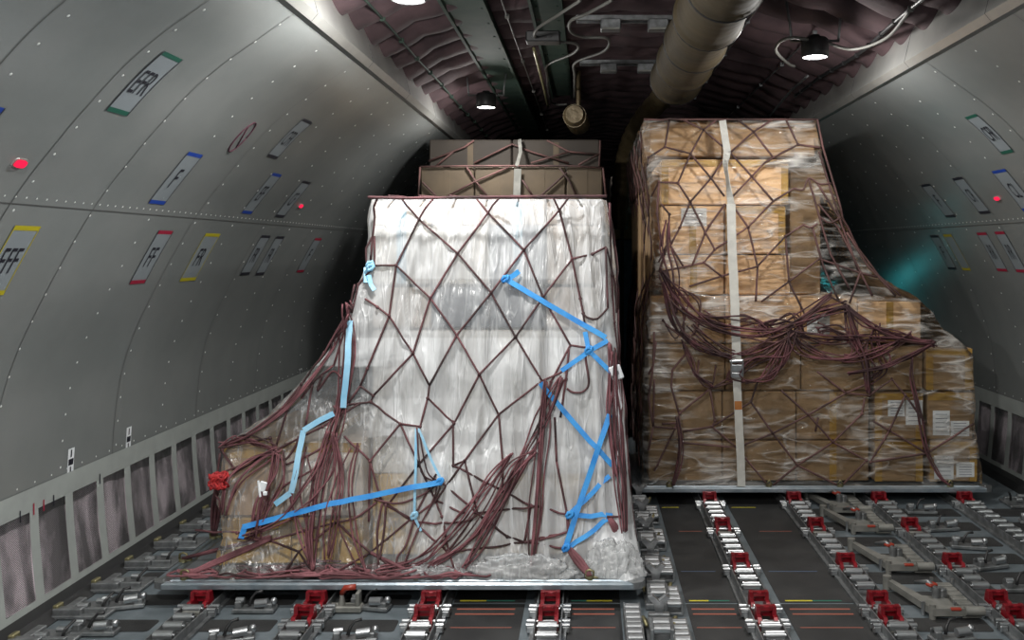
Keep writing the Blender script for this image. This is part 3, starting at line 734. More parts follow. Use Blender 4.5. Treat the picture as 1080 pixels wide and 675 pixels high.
tie('tie_strap', [[(369, 338), (366, 385), (362, 430)]], .030, 'blueL', 'pale blue upright strap on the left slope of the film', None, .05)
tie('tie_strap', [[(352, 436), (336, 444), (320, 454)], [(320, 454), (313, 490), (307, 520)], [(306, 520), (290, 532)]], .028, 'blueL', 'pale blue strap bending down over the low left cartons', None, .06)
tie('tie_strap', [[(256, 556), (350, 531), (466, 508)], [(258, 556), (254, 568)]], .027, 'blue', 'long blue strap running low from the left corner up to the middle', [(464, 508)], .06)
tie('tie_strap', [[(439, 452), (438, 500), (437, 543)], [(441, 452), (455, 485), (466, 507)], [(437, 545), (444, 560)]], .013, 'blueL', 'thin pale blue tie forming a narrow triangle at lower centre', [(437, 544)])
# crumpled film skirt at the foot of the load
def crumple(cx, cy, cz, rx, ry, rz, seed, label):
    P = []
    for i in range(29):
        a = math.pi/2*i/28; row = []
        for j in range(73):
            t = 2*math.pi*j/72; u = Vector((math.cos(t)*math.cos(a), math.sin(t)*math.cos(a), math.sin(a)))
            d = 1+.30*(1-abs(fbm(u.x*2.2, u.y*2.2+seed, u.z*2.2, 3))*2.2)*.6+.15*fbm(u.x*7, u.z*7, seed, 2)
            row.append((cx+rx*u.x*d, cy+ry*u.y*d, max(cz, cz+rz*u.z*d)))
        P.append(row)
    o = grid('crumpled_film', P, M['filmw'], smooth=True); at = o.data.attributes.new('milk', 'FLOAT', 'POINT'); at.data.foreach_set('value', [.42]*len(o.data.vertices))
    tag(o, label, 'plastic film', 'crumpled film at the foot of the load')
crumple(-.36, 4.475, .126, .26, .045, .10, 2, 'bunched clear film on the pallet edge, middle of the white load')
crumple(-.80, 4.475, .126, .16, .03, .055, 4, 'flat clear film scrap on the pallet edge beside the brass hook')
crumple(.12, 4.50, .126, .14, .04, .16, 6, 'clear film gathered at the lower right corner of the white load')

# ================================================================== RIGHT LOAD
RG = 'brown cartons of the right load'
def rc(*a, **k): return carton(*a, **k)
DR = 6.42
L_ = [
 (684, 128, 762, 165, 6.55, 1.0, 'ctn', 'top-row brown carton at upper left of the right load', (), ()),
 (762, 128, 860, 165, 6.55, 1.0, 'ctn', 'top-row brown carton at upper right of the right load', (), ()),
 (686, 184, 698, 306, 6.62, .9, 'ctn2', 'narrow shaded carton down the left edge above the tangle', (), ()),
 (697, 168, 832, 216, 6.45, 1.0, 'ctn3', 'wide tan carton just under the top row, crossed by the white strap', (), ('edge',)),
 (697, 217, 764, 268, 6.43, 1.0, 'ctn3', 'tan carton with white paper, left of the white strap', ((.32, .05, .72, .42),), ('vert',)),
 (765, 217, 829, 268, 6.43, 1.0, 'ctn3', 'bright tan carton immediately right of the white strap', (), ('edge',)),
 (699, 269, 764, 311, 6.43, 1.0, 'ctn3', 'tan carton under the paper-marked one, left of strap', (), ('vert',)),
 (765, 269, 834, 311, 6.43, 1.0, 'ctn3', 'creased tan carton above the rope tangle, right of strap', (), ()),
 (833, 176, 866, 311, 6.75, .8, 'ctn2', 'tall dull carton set back at the right of the tan cartons', (), ()),
 (686, 312, 765, 362, 6.40, 1.1, 'ctn', 'brown carton behind the tangle at the left edge', (), ()),
 (765, 312, 845, 362, 6.40, 1.1, 'ctn3', 'tan carton behind the rope tangle by the strap', (), ()),
 (845, 314, 905, 362, 6.40, 1.1, 'ctn3', 'tan carton with white paper behind the rope sag', ((.1, .35, .5, .8),), ()),
 (905, 318, 972, 362, 6.40, 1.1, 'ctn3', 'tan carton at the shoulder of the load under shiny film', (), ('vert',)),
 (684, 363, 765, 412, 6.38, 1.1, 'ctn2', 'third-row-up brown carton at the left edge', (), ()),
 (765, 363, 845, 412, 6.38, 1.1, 'ctn2', 'brown carton behind the strap buckle', (), ()),
 (845, 363, 920, 412, 6.38, 1.1, 'ctn2', 'brown carton right of buckle under the sagging cords', (), ()),
 (921, 365, 974, 412, 6.38, 1.1, 'ctn2', 'dull carton above the left paper-marked carton', (), ()),
 (976, 367, 1026, 412, 6.36, 1.1, 'ctn2', 'top carton of the outermost right column, dark face and taped rim', (), ('edge',)),
 (684, 413, 762, 464, 6.36, 1.1, 'ctn2', 'second-row-up brown carton at the left edge', (), ()),
 (762, 413, 840, 464, 6.36, 1.1, 'ctn2', 'second-row-up brown carton behind the rust-marked strap', (), ()),
 (840, 413, 917, 464, 6.36, 1.1, 'ctn2', 'second-row-up brown carton left of the papered cartons', (), ('vert',)),
 (922, 414, 974, 464, 6.34, 1.1, 'ctn2', 'carton with two overlapping white papers and yellow tape', ((.28, .16, .62, .5), (.64, .16, .98, .68)), ('edge',)),
 (978, 414, 1027, 464, 6.34, 1.1, 'ctn2', 'carton in the right column with two papers side by side', ((.12, .38, .48, .90), (.5, .6, .9, .92)), ('top',)),
 (684, 465, 762, 513, 6.34, 1.1, 'ctn2', 'bottom brown carton at the left edge of the right pallet', (), ()),
 (762, 465, 840, 513, 6.34, 1.1, 'ctn2', 'bottom brown carton behind the foot of the strap', (), ()),
 (840, 465, 917, 513, 6.34, 1.1, 'ctn2', 'bottom brown carton in the middle of the right pallet', (), ('vert',)),
 (922, 465, 974, 513, 6.32, 1.1, 'ctn2', 'bottom carton with yellow tape and no paper, second from right', (), ('edge',)),
 (980, 465, 1031, 513, 6.32, 1.1, 'ctn2', 'bottom right corner carton with a tall and a short paper', ((.1, .36, .5, .93), (.56, .52, .93, .88)), ('edge',))]
for t in L_: rc(*t[:8], RG, sheets=t[8], tapes=t[9])
for (x0, x1, z1, nm) in ((.42, 1.55, 2.55, 'left'), (1.58, 2.6, 1.3, 'right')):
    root = empty('carton', ((x0+x1)/2, 8.3, .125), 'big brown block carton at the back of the right pallet, %s' % nm, 'carton', RG)
    MB().box((0, 0, (z1-.125)/2), (x1-x0, 1.4, z1-.125), bev=.01).build('box_body', M['ctn2'], root)
def dispR(x, y, z, t, sd):
    d = .012*fbm(x*3+z*2, z*4, 2)+.008*(1-abs(fbm(x*2.5+z*5, z*6-x*2, 7, 2))*2)
    if 1.15 < z < 1.55: d += .02*fbm(x*5, z*8, 3)
    if sd: d = .02*fbm(y*3, z*3, 4)
    return d
def milkR(x, y, z, sd):
    m = .55
    if 1.1 < z < 1.75: m = .85
    if z > 2.2: m = .5
    if x > 1.55 and z > 1.42: m = .35
    return m
rowsR = [(513, 679, 1037, 6.24), (490, 679, 1036, 6.25), (465, 679, 1031, 6.26), (430, 679, 1030, 6.27), (400, 680, 1029, 6.28), (375, 681, 1028, 6.29), (362, 682, 1016, 6.30), (345, 683, 995, 6.31), (330, 684, 986, 6.32),
         (315, 687, 972, 6.33), (304, 690, 950, 6.34), (292, 692, 930, 6.345), (275, 692, 914, 6.35), (255, 691, 902, 6.355), (230, 690, 891, 6.36), (200, 686, 880, 6.37), (170, 682, 869, 6.39), (140, 679, 864, 6.40), (126, 679, 862, 6.41)]
filmR, bvR = make_film('stretch_film', rowsR, None, 9.2, .05, dispR, milkR, M['filmc'])
tag(filmR, 'shiny clear stretch film wrapped round the brown cartons at right', 'plastic film')
wr = Wrapper(bvR, 6.3)
net = empty('cargo_net', (1.5, 6.22, .125), 'dark maroon cord net with a big tangle over the brown right load', 'cargo net', 'cargo nets')
b = MB()
ER = [[(679, 126), (760, 126), (862, 126)], [(706, 126), (701.4, 155), (728.4, 162), (742, 137), (719.7, 126)], [(756, 126), (742, 137), (770, 161), (793, 186), (815.5, 212)],
 [(701.4, 155), (684, 166), (682, 190)], [(728.4, 162), (715, 193), (728, 213), (743.8, 245), (754, 263), (742.5, 277), (762, 292)], [(715, 193), (695, 192), (684, 215)],
 [(728, 162), (750, 188), (764, 207)], [(777.5, 126), (794.8, 139), (815.6, 166), (841.6, 152.4), (829, 126)], [(814.7, 126), (794.8, 139), (770, 161)], [(841, 152.4), (868, 156)],
 [(750, 188), (728, 213), (717, 240), (707, 259)], [(762, 170), (750, 188)], [(806, 172), (793, 186), (772, 208)], [(816, 166), (806, 172)],
 [(765, 215), (748, 238), (743.8, 246), (730, 280)], [(773, 217), (789, 239.5), (799, 281), (797, 318)], [(837.8, 198.6), (815.5, 212), (789, 239.5), (754, 263)], [(742.5, 277), (695, 287)],
 [(799, 281), (762, 291), (727, 302)], [(847.8, 236.7), (828.5, 249), (798.7, 281)], [(828.5, 249), (832, 297), (849, 332), (893, 322)], [(803, 318), (832, 297), (864, 273), (908, 288), (925, 292)],
 [(849, 332), (876, 313), (893, 322)], [(907, 288), (896, 320)], [(695, 192), (693, 225), (698, 260)], [(697, 215), (706, 226), (704, 258), (695, 287)], [(707, 259), (722, 283)], [(703, 259), (684, 300)],
 [(748.6, 410), (716.8, 436), (712, 452), (690, 497)], [(748.6, 410), (754, 444), (751, 450), (720, 455)], [(748.6, 410), (775, 402)], [(751, 450), (792, 424), (800, 400)], [(751, 450), (777, 472), (720, 467)],
 [(792, 424), (815, 457), (841, 490.6), (884, 512)], [(777, 472), (810, 512)], [(777, 472), (815, 457), (852.6, 437.6), (892, 414.5), (917, 404)], [(823.7, 411.6), (852.6, 437.6), (878.6, 466.5), (914, 485.7), (888, 512)],
 [(815, 512), (841, 490.6), (878.6, 466.5), (909, 436.6), (912, 420)], [(862, 392), (892, 414.5), (917, 417), (940.5, 400), (955, 417), (974.7, 445), (978, 478)], [(955, 417), (938, 454), (918, 487.5), (977.8, 478), (1027, 447)],
 [(921, 444), (938, 454), (977.8, 478)], [(962, 402), (974, 445), (978, 478)], [(716, 440), (719, 465), (716, 490), (710, 512)], [(684, 395), (689, 385), (692, 360)], [(689, 450), (684, 475)], [(689, 450), (690, 400)], [(689, 450), (712, 452)],
 [(690, 350), (689, 385), (684, 420), (689, 450)], [(726, 370), (709, 390), (708, 408), (716, 436)], [(830, 350), (792, 385), (750, 410)], [(698, 447), (716, 446)], [(860, 455), (863, 440)],
 [(862, 126), (868, 156), (879, 193), (893, 240), (905, 262), (926, 290), (950, 312)], [(853, 189), (866, 235), (876, 268), (896, 305)], [(863, 215), (884, 240), (897, 265), (908, 288), (920, 312)], [(862, 193), (885, 230), (897, 262), (905, 285)],
 [(893, 245), (915, 280), (945, 312)], [(864, 160), (876, 200), (889, 240)], [(857, 240), (868, 280), (885, 318)]]
for k, e in enumerate(ER):
    b.tube(wr.line(e, .010), .0075, 6, 0)
    for p in e[1:-1]:
        if 0 < k < 41: b.ball(wr.at(p[0], p[1], .012), .012, 0)
for e in [[(837.8, 198.6), (847, 200), (853, 188), (864.7, 194), (878, 193)], [(847, 237), (855, 240), (862, 236)], [(864, 228), (875, 235), (887, 229)], [(737, 380), (737, 400), (750, 408), (755, 385)], [(862, 340), (872, 345), (866, 352), (862, 345)]]:
    b.tube(wr.line(e, .016, 6, 2, True), .007, 6, 0)
for sx, ya0, yb0, za0, zb0 in ((-1, 6.5, 9.1, .2, 2.6), (1, 6.6, 9.1, .2, 1.1)):
    ny_, nz_ = 6, (6 if sx < 0 else 3)
    for i in range(ny_):
        for j in range(nz_):
            ya, yb_ = ya0+(yb0-ya0)*i/ny_, ya0+(yb0-ya0)*(i+1)/ny_; za, zb = za0+(zb0-za0)*j/nz_, za0+(zb0-za0)*(j+1)/nz_
            for (p, q) in (((ya, za), (yb_, zb)), ((ya, zb), (yb_, za))):
                L = wr.side_line(p, q, sx, .014)
                if L: b.tube(L, .007, 5, 0)
b.build('mesh_cords', [M['cordd'], M['cordr']], net, 'world')
b = MB()
TR = [([(697, 288), (715, 320), (745, 345), (790, 352), (832, 348), (862, 330), (893, 322)], 8, 6), ([(730, 345), (760, 368), (790, 372), (830, 352)], 6, 6),
 ([(833, 348), (850, 368), (890, 380), (930, 372), (962, 352)], 7, 3.5), ([(893, 322), (915, 338), (950, 354), (986, 362)], 9, 5), ([(986, 362), (960, 376), (930, 388), (895, 394)], 5, 3),
 ([(893, 322), (903, 350), (914, 380), (917, 414)], 6, 3), ([(832, 350), (822, 375), (808, 398), (786, 402)], 8, 4), ([(700, 300), (715, 340), (735, 365), (770, 375)], 7, 5),
 ([(704, 232), (702, 260), (708, 290), (712, 330)], 6, 4), ([(835, 348), (865, 358), (900, 358), (950, 355)], 7, 6), ([(786, 402), (776, 395), (790, 380), (820, 370), (838, 350)], 6, 5),
 ([(877, 312), (850, 335), (820, 352), (800, 345)], 6, 5), ([(720, 360), (728, 378), (735, 395), (752, 408)], 4, 3), ([(800, 345), (820, 335), (838, 338), (845, 352)], 5, 6),
 ([(962, 378), (962, 400), (968, 430), (976, 470), (990, 500), (1002, 512)], 3, 1.5), ([(714, 440), (717, 465), (716, 490), (710, 512)], 4, 1.8), ([(862, 345), (885, 350), (905, 368), (890, 378)], 5, 6),
 ([(925, 345), (922, 365), (935, 385), (920, 400)], 4, 6), ([(740, 330), (765, 342), (795, 335), (812, 345)], 6, 7), ([(708, 300), (730, 318), (722, 350), (700, 340)], 4, 6)]
for k, (p, n_, s_) in enumerate(TR): bundle(b, wr, p, n_, s_, .0058, (.012, .07), 30+k)
b.build('loose_cords', [M['cordd'], M['cordq']], net, 'world')
for px in (706, 811, 886, 1002):
    q = W(px, 513, 6.22); b = MB(); b.cyl((q.x, 6.215, .12), (q.x, 6.215, .135), .022, 8); b.tube([(q.x-.02, 6.215, .135), (q.x, 6.215, .165), (q.x+.02, 6.215, .135)], .006, 6); b.build('hook', M['brass'], net, 'world')
# white lashing strap
st = empty('lashing_strap', (W(780, 513, 6.2).x, 6.2, .125), 'long white webbing strap with a buckle down the front of the brown load', 'strap')
b = MB(); ribbon(b, wr.line([(762, 127), (764, 140), (767, 160)], .03, 6), .050, .004); ribbon(b, wr.line([(767, 160), (765, 172), (768, 195), (771, 215)], .03, 6), .05, .004, twist=1.1); ribbon(b, wr.line([(771, 215), (772, 260), (775, 320), (777, 380)], .035, 8, 6), .062, .004)
b.build('webbing', M['strap'], st, 'world')
b = MB(); L = wr.line([(777, 398), (779, 440), (781, 480), (782, 513)], .035, 8, 6); ribbon(b, L, .055, .004); b.build('lower_webbing', M['strap'], st, 'world')
b = MB(); c0 = wr.at(777, 388, .055); b.box(c0, (.085, .03, .05), None, .006); b.cyl(c0+Vector((-.05, -.01, .045)), c0+Vector((.04, -.01, .05)), .012, 8); b.box(c0+Vector((0, 0, -.05)), (.075, .025, .04), None, .006)
for sx in (-1, 1): b.box(c0+Vector((sx*.04, -.006, .0)), (.008, .045, .12), None, .003)
b.build('buckle', M['steel'], st, 'world')
b = MB(); ribbon(b, [p+Vector((0, -.003, 0)) for p in wr.line([(778.4, 423), (778.8, 432)], .036, 4)], .05, .002); b.build('rust_mark', M['rust'], st, 'world')

# ================================================================== far stacks
def plain(x0, x1, y0, dep, z0, z1, m, label, group, tp=()):
    root = empty('carton', ((x0+x1)/2, y0+dep/2, z0), label, 'carton', group); h = z1-z0
    MB().box((0, 0, h/2), (x1-x0-.01, dep, h-.004), bev=.01).build('box_body', M[m], root)
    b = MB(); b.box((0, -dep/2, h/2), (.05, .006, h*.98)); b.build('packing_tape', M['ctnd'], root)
G = 'cartons of the far left stack'
s11 = 7.72/F
xs = [(443-622)*s11, (500-622)*s11, (546-622)*s11, (597-622)*s11, (636-622)*s11]
names = ['leftmost', 'second from left', 'third from left', 'rightmost']
zt = CH+(264-176)*s11
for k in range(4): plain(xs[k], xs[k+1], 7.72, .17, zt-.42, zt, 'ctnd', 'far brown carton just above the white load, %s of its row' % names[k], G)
for k in range(2): plain(xs[2*k], xs[2*k+2], 7.72, .17, .13, zt-.42, 'ctn2', 'tall far brown carton hidden low behind the white load, %s one' % ('left' if k == 0 else 'right'), G)
zt2 = CH+(264-147)*7.92/F
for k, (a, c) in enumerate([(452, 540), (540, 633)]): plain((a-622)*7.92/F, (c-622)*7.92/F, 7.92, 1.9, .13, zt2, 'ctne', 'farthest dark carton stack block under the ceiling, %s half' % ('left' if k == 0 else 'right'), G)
net = empty('cargo_net', (-1, 7.7, .125), 'dark cord net over the far cartons behind the white load', 'cargo net', 'cargo nets')
b = MB()
def P11(px, py, D=7.70): return W(px, py, D)
for e in [[(443, 176), (500, 175), (551, 175), (600, 175), (636, 177)], [(445, 192), (460, 207)], [(492, 176), (502, 192), (514, 207)], [(537, 176), (500, 192), (472, 207)], [(551, 190), (562, 207)], [(590, 177), (600, 190), (608, 207)], [(598, 182), (570, 207)], [(443, 176), (441, 207)], [(636, 177), (639, 207)]]:
    b.tube([P11(*p) for p in e], .009, 5)
for e in [[(452, 170), (490, 155), (500, 148)], [(460, 175), (478, 160)], [(500, 172), (540, 152), (560, 160), (600, 172)], [(577, 148), (600, 160), (633, 163)], [(600, 160), (560, 172)], [(610, 174), (632, 162)], [(633, 148), (632, 175)]]:
    b.tube([P11(p[0], p[1], 7.89) for p in e], .009, 5)
b.build('mesh_cords', M['cordd'], net, 'world')
b = MB(); ribbon(b, [P11(546, 178, 7.68), P11(545, 207, 7.68)], .06, .004); ribbon(b, [P11(548, 147, 7.87), P11(549, 160, 7.8), P11(545, 175, 7.69)], .03, .004)
tag(b.build('lashing_strap', M['castw']), 'short grey strap over the far cartons behind the white load', 'strap')
G = 'cartons seen in the gap between the loads'
s12 = 12.75/F
plain(.295, .62, 12.75, .9, CH+(264-225)*s12, CH+(264-186)*s12, 'ctnp', 'pinkish far carton at the top of the gap between the loads', G)
plain(.295, .62, 12.75, .9, CH+(264-252)*s12, CH+(264-227)*s12, 'ctn', 'small brown far carton under the pinkish one in the gap', G)
plain(.295, .62, 12.75, .9, .13, CH+(264-253)*s12, 'ctng', 'tall dark far carton at the bottom of the gap', G)

# ================================================================== CEILING FITTINGS
def lamp(x, y, p, label):
    root = empty('ceiling_lamp', (x, y, 2.905), label, 'lamp', 'round black ceiling lamps')
    b = MB(); n = 24; prof = [(.072, 0), (.080, .002), (.082, .03), (.082, .10), (.07, .115), (.03, .12), (.03, .135)]
    vs = [(r_*math.cos(2*math.pi*k/n), r_*math.sin(2*math.pi*k/n), z) for r_, z in prof for k in range(n)]
    b.add(vs, [(i*n+k, i*n+(k+1) % n, (i+1)*n+(k+1) % n, (i+1)*n+k) for i in range(len(prof)-1) for k in range(n)], True)
    b.box((.11, 0, .10), (.07, .025, .012)); b.box((-.11, 0, .10), (.07, .025, .012)); b.build('housing', M['black'], root)
    b = MB(); b.cyl((0, 0, .006), (0, 0, .010), .073, 24); b.build('lens', M['lampglow'], root)
    for sx in (-1, 1): b = MB(); b.tube([(sx*.14, 0, .10), (sx*.15, 0, .2), (sx*.17, .02, .36)], .008, 6); b.build('hanger', M['cast'], root)
    ld = bpy.data.lights.new('lamp_light', 'AREA'); ld.shape = 'DISK'; ld.size = .14; ld.energy = p*.42; ld.color = (1, .985, .95); ld.spread = R(168)
    lo = bpy.data.objects.new('lamp_light', ld); COL.objects.link(lo); lo.parent = root; lo.location = (0, 0, -.004)
    ld = bpy.data.lights.new('bulb_light', 'POINT'); ld.energy = p*1.0; ld.color = (1, .985, .95); ld.shadow_soft_size = .05
    lo = bpy.data.objects.new('bulb_light', ld); COL.objects.link(lo); lo.parent = root; lo.location = (0, 0, -.03)
LLAB = ['lamp far behind the viewer on the left row', 'lamp just ahead of the viewer on the left row, above the frame', 'round black ceiling lamp at the top left edge of the picture', 'lit round ceiling lamp above the white load',
        'lamp behind the viewer on the right row', 'lamp above the frame on the right row', 'lit round ceiling lamp above the right load']
for (x, y, p), l_ in zip(LAMPS, LLAB): lamp(x, y, p, l_)
# green beams
for (x0, x1, ya, yb_, z, l_) in ((-.86, -.60, 2, 12.5, 3.20, 'wide green primed beam running along the ceiling above the white load'), (-.38, -.17, 2, 9.0, 3.31, 'narrow green beam nearer the ceiling centre')):
    b = MB(); b.box(((x0+x1)/2, (ya+yb_)/2, z), (x1-x0, yb_-ya, .03), None, .004); b.box((x0+.01, (ya+yb_)/2, z-.02), (.02, yb_-ya, .05)); b.box((x1-.01, (ya+yb_)/2, z-.02), (.02, yb_-ya, .05))
    for k in range(int((yb_-ya)/.35)):
        for sx in (x0+.04, x1-.04): b.cyl((sx, ya+.2+k*.35, z-.02), (sx, ya+.2+k*.35, z-.012), .009, 6)
    tag(b.build('ceiling_beam', M['grn']), l_, 'beam', 'green ceiling beams')
# ducts
b = MB(); n = 28; P = []
for i in range(0, 240):
    y = 1.5+i*(5.6/239); ph = (y*1.0) % .62; r_ = .19*(1+.012*math.sin(y*60)*.5)+(.012 if ph < .04 else 0)-(.006*abs(math.sin(y*5)))
    if i > 232: r_ *= 1-(i-232)*.06
    P.append([(.66+r_*math.cos(2*math.pi*k/n), y, 3.055+r_*math.sin(2*math.pi*k/n)) for k in range(n+1)])
d = grid('air_duct', P, M['duct']); tag(d, 'fat yellowish wrapped air duct along the ceiling, right of centre', 'duct')
for y in [1.9+.62*k for k in range(9)]:
    q = MB(); L = [(.66+.198*math.cos(a), y, 3.055+.198*math.sin(a)) for a in [2*math.pi*k/24 for k in range(25)]]; q.tube(L, .006, 5); q.build('duct_band', M['black'], d)
b = MB(); L = catmull([(.72, 7.2, 3.12), (.62, 8.2, 3.10), (.50, 9.1, 3.02), (.41, 9.5, 2.85), (.36, 9.7, 2.62), (.33, 9.8, 2.40), (.32, 9.9, 2.0)], 8)
b.tube(L, [.10+.006*math.sin(i*2.1) for i in range(len(L))], 16); tag(b.build('duct_elbow', M['foil']), 'thin bent duct dropping into the gap between the loads', 'duct')
b = MB(); b.cyl((-.13, 7.7, 2.90), (-.10, 8.2, 2.90), .10, 18); b.cyl((-.13, 7.6, 2.90), (-.13, 7.72, 2.90), .075, 16, .10); b.cyl((-.1, 8.0, 2.98), (-.1, 8.0, 3.34), .02, 8); tag(b.build('air_nozzle', M['foil']), 'short stub duct under the ceiling just right of the far stack top', 'duct')
# cables with clips
def cable(pts, r, m, label, clips=0, name='cable'):
    b = MB(); L = catmull(pts, 6); b.tube(L, r, 6)
    if clips:
        for p in L[::clips]: b.box(p, (.03, .02, .03), None, .004); 
    tag(b.build(name, M[m]), label, 'cable', 'ceiling cables')
def cl(x, y, d=.11): return (x, y, ceil_z(x)-d)
cable([cl(-1.15, y, .10+.01*(k % 2)) for k, y in enumerate([3, 4, 5, 6, 7, 8, 9, 10])], .007, 'grn', 'clipped cable run beside the left cove rail', 3)
cable([cl(1.70+.02*math.sin(k*2), y, .13) for k, y in enumerate([2.5, 3.3, 4.2, 5, 5.8, 6.6, 7.4])],   .012, 'black', 'lumpy cable bundle beside the right cove rail', 2)
cable([cl(-.52, y, .14) for y in (3, 5, 7, 9, 11)], .005, 'pipe', 'thin pale cable along the right side of the wide green beam', 4)
cable([cl(1.45, y, .10) for y in (5.8, 7, 8, 9.5)], .006, 'cast', 'thin cable trailing away above the right load', 5)
cable([cl(1.05, y, .10) for y in (3.2, 5, 7, 9)], .007, 'cast', 'dark clipped cable right of the yellow duct', 3)
Z = lambda px, py, zz: W(px, py, (zz-CH)*F/(VY-py))
cable([Z(612, 0.5, 3.1), Z(590, 15, 3.12), Z(565, 32, 3.1), Z(570, 43, 3.12), Z(607, 46, 3.13), Z(605, 56, 3.13), Z(578, 68, 3.15), Z(577, 80, 3.16), Z(582, 108, 3.17), Z(598, 110, 3.17)], .010, 'pipe', 'pale looping hydraulic pipe near the ceiling centre, left one')
cable([Z(645, 0.5, 3.1), Z(620, 14, 3.12), Z(602, 22, 3.1), Z(602, 33, 3.12), Z(615, 39, 3.13), Z(641, 41, 3.13), Z(637, 54, 3.13), Z(607, 66, 3.15), Z(606, 80, 3.16), Z(606, 104, 3.17)], .010, 'pipe', 'pale looping hydraulic pipe near the ceiling centre, right one')
cable([Z(563, 51, 3.1), Z(571, 82, 3.12), Z(578, 112, 3.14)], .012, 'brass', 'straight brass-coloured rod beside the looping pipes')
cable([Z(960, 10, 2.95), Z(935, 40, 2.97), Z(900, 52, 2.98), Z(870, 45, 3.0), Z(832, 40, 3.0), Z(818, 52, 3.0), Z(830, 66, 3.0), Z(838, 70, 3.0)], .010, 'pipe', 'pale cable curling round the right ceiling lamp')
cable([Z(852, 80, 2.99), Z(835, 95, 3.0), Z(822, 110, 3.02), Z(812, 122, 3.02)], .010, 'cast', 'grey cable trailing from the right ceiling lamp')
# electrical boxes on cross rails
for (py, zz, l_) in ((27, 3.2, 'near'), (72, 3.2, 'far')):
    D = (zz-CH)*F/(VY-py)
    b = MB(); b.box(((628-622)*D/F+.30, D, zz+.05), (.85, .03, .03)); b.box(((628-622)*D/F+.30, D+.1, zz+.05), (.85, .02, .02)); tag(b.build('cross_rail', M['cast']), '%s dark cross rail carrying two small ceiling boxes' % l_, 'rail', 'ceiling cross rails')
    for k, px in enumerate(((634, 684) if py < 50 else (632, 671))):
        c0 = W(px+10, py, D); r_ = empty('ceiling_box', c0, '%s small pale box on the %s cross rail under the ceiling' % (('left', 'right')[k], l_), 'box', 'pale ceiling boxes')
        MB().box((0, 0, 0), (.13, .10, .07), None, .006).build('casing', M['cast'], r_); q = MB(); q.box((0, -.052, -.03), (.11, .01, .012)); q.build('foot_strip', M['castw'], r_)
b = MB(); c0 = Z(573, 40, 3.12); b.box(c0, (.22, .12, .07), None, .008); b.cyl(c0+Vector((-.05, -.07, 0)), c0+Vector((-.05, -.05, 0)), .02, 10); b.cyl(c0+Vector((.04, -.07, 0)), c0+Vector((.04, -.05, 0)), .015, 10)
tag(b.build('valve_block', M['black']), 'black valve block at the ceiling centre among the looping pipes', 'box')

# ================================================================== WALL MARKINGS
def text_mesh(txt):
    cu = bpy.data.curves.new('t', 'FONT'); cu.body = txt; cu.size = 1; cu.align_x = 'CENTER'; cu.align_y = 'CENTER'; cu.resolution_u = 3; cu.fill_mode = 'FRONT'
    ob = bpy.data.objects.new('t', cu); COL.objects.link(ob); bpy.context.view_layer.update()
    me = bpy.data.meshes.new_from_object(ob.evaluated_get(bpy.context.evaluated_depsgraph_get()))
    vs = [v.co.copy() for v in me.vertices]; fs = [tuple(p.vertices) for p in me.polygons]
    bpy.data.objects.remove(ob); bpy.data.meshes.remove(me); return vs, fs
def placard(top, bot, wpx, barm, txt, label, bg=True, tw=.72):
    """top/bottom centre pixels of the marking -> place on the wall; wpx = its width in px at the top"""
    sd, D0, s1 = wall_hit(*top); _, D1, s0 = wall_hit(*bot)
    D = (D0+D1)/2; hw = .5*D0*wpx/abs(top[0]-VX)
    root = empty('position_placard', wall_pt(sd, D, (s0+s1)/2), label, 'sign', 'coloured position placards on the walls')
    inv = root.location
    def loc(b):
        b.v = [tuple(Vector(v)-inv) for v in b.v]; return b
    if bg:
        b = MB(); strip(b, sd, D-hw, D+hw, s0, s1, .0022, 0, 14); loc(b).build('background', M['labelbg'], root)
    for (a, c) in ((s0, s0+.022), (s1-.022, s1)): b = MB(); strip(b, sd, D-hw, D+hw, a, c, .0030, 0, 2); loc(b).build('colour_bar', M[barm], root)
    for y in (D-hw, D+hw): b = MB(); strip(b, sd, y-.0028, y+.0028, s0, s1, .0034, 0, 14); loc(b).build('outline', M[barm if barm == 'ly' else 'lk'], root)
    if txt:
        vs, fs = text_mesh(txt); xs_ = [v.x for v in vs]; ys_ = [v.y for v in vs]; wx = max(xs_)-min(xs_); hy = max(ys_)-min(ys_); cx_ = (max(xs_)+min(xs_))/2; cy_ = (max(ys_)+min(ys_))/2
        tw_ = 2*hw*tw*(len(txt)/3 if len(txt) < 3 else 1); th_ = min((s1-s0)*.36, tw_*2.6 if len(txt) > 1 else 9); b = MB()
        out = []
        for v in vs:
            u = (v.x-cx_)/wx*tw_; q = (v.y-cy_)/hy*th_
            out.append(wall_pt(sd, D+(u if sd < 0 else -u), (s0+s1)/2+q, .0042)-inv)
        b.add(out, fs, False); b.build('lettering', M['text'], root)
placard((183.5, 58), (122, 119), 19, 'lg', 'EFR', 'green-barred EFR placard, highest on the left wall')
placard((205, 161), (166, 215), 15, 'lb', 'F', 'blue-barred placard with a single letter F on the left wall')
placard((32, 238), (-14, 312), 26, 'ly', 'EFF', 'large yellow EFF placard cut by the left picture edge')
placard((175, 243), (144, 299), 15, 'lr', 'FF', 'dark red-barred FF placard on the lower left wall')
placard((225, 246), (197, 296), 15, 'ly', 'FR', 'faded yellow-barred FR placard right of the dark red one')
placard((326, 127), (285, 166), 9, 'lk', 'CFR', 'black-barred placard high on the left wall past the oval mark')
placard((293, 183), (259, 225), 9, 'lb', 'EF', 'dark blue-barred narrow placard below the oval mark, nearer one')
placard((324, 191), (294, 229), 8, 'lk', 'CF', 'dark narrow placard beside the small red wall lamp')
placard((281, 248), (257, 290), 9, 'lk', 'FR', 'dark twin placard under the long seam, left twin')
placard((296, 249), (273, 290), 8, 'lk', 'FR', 'dark twin placard under the long seam, right twin')
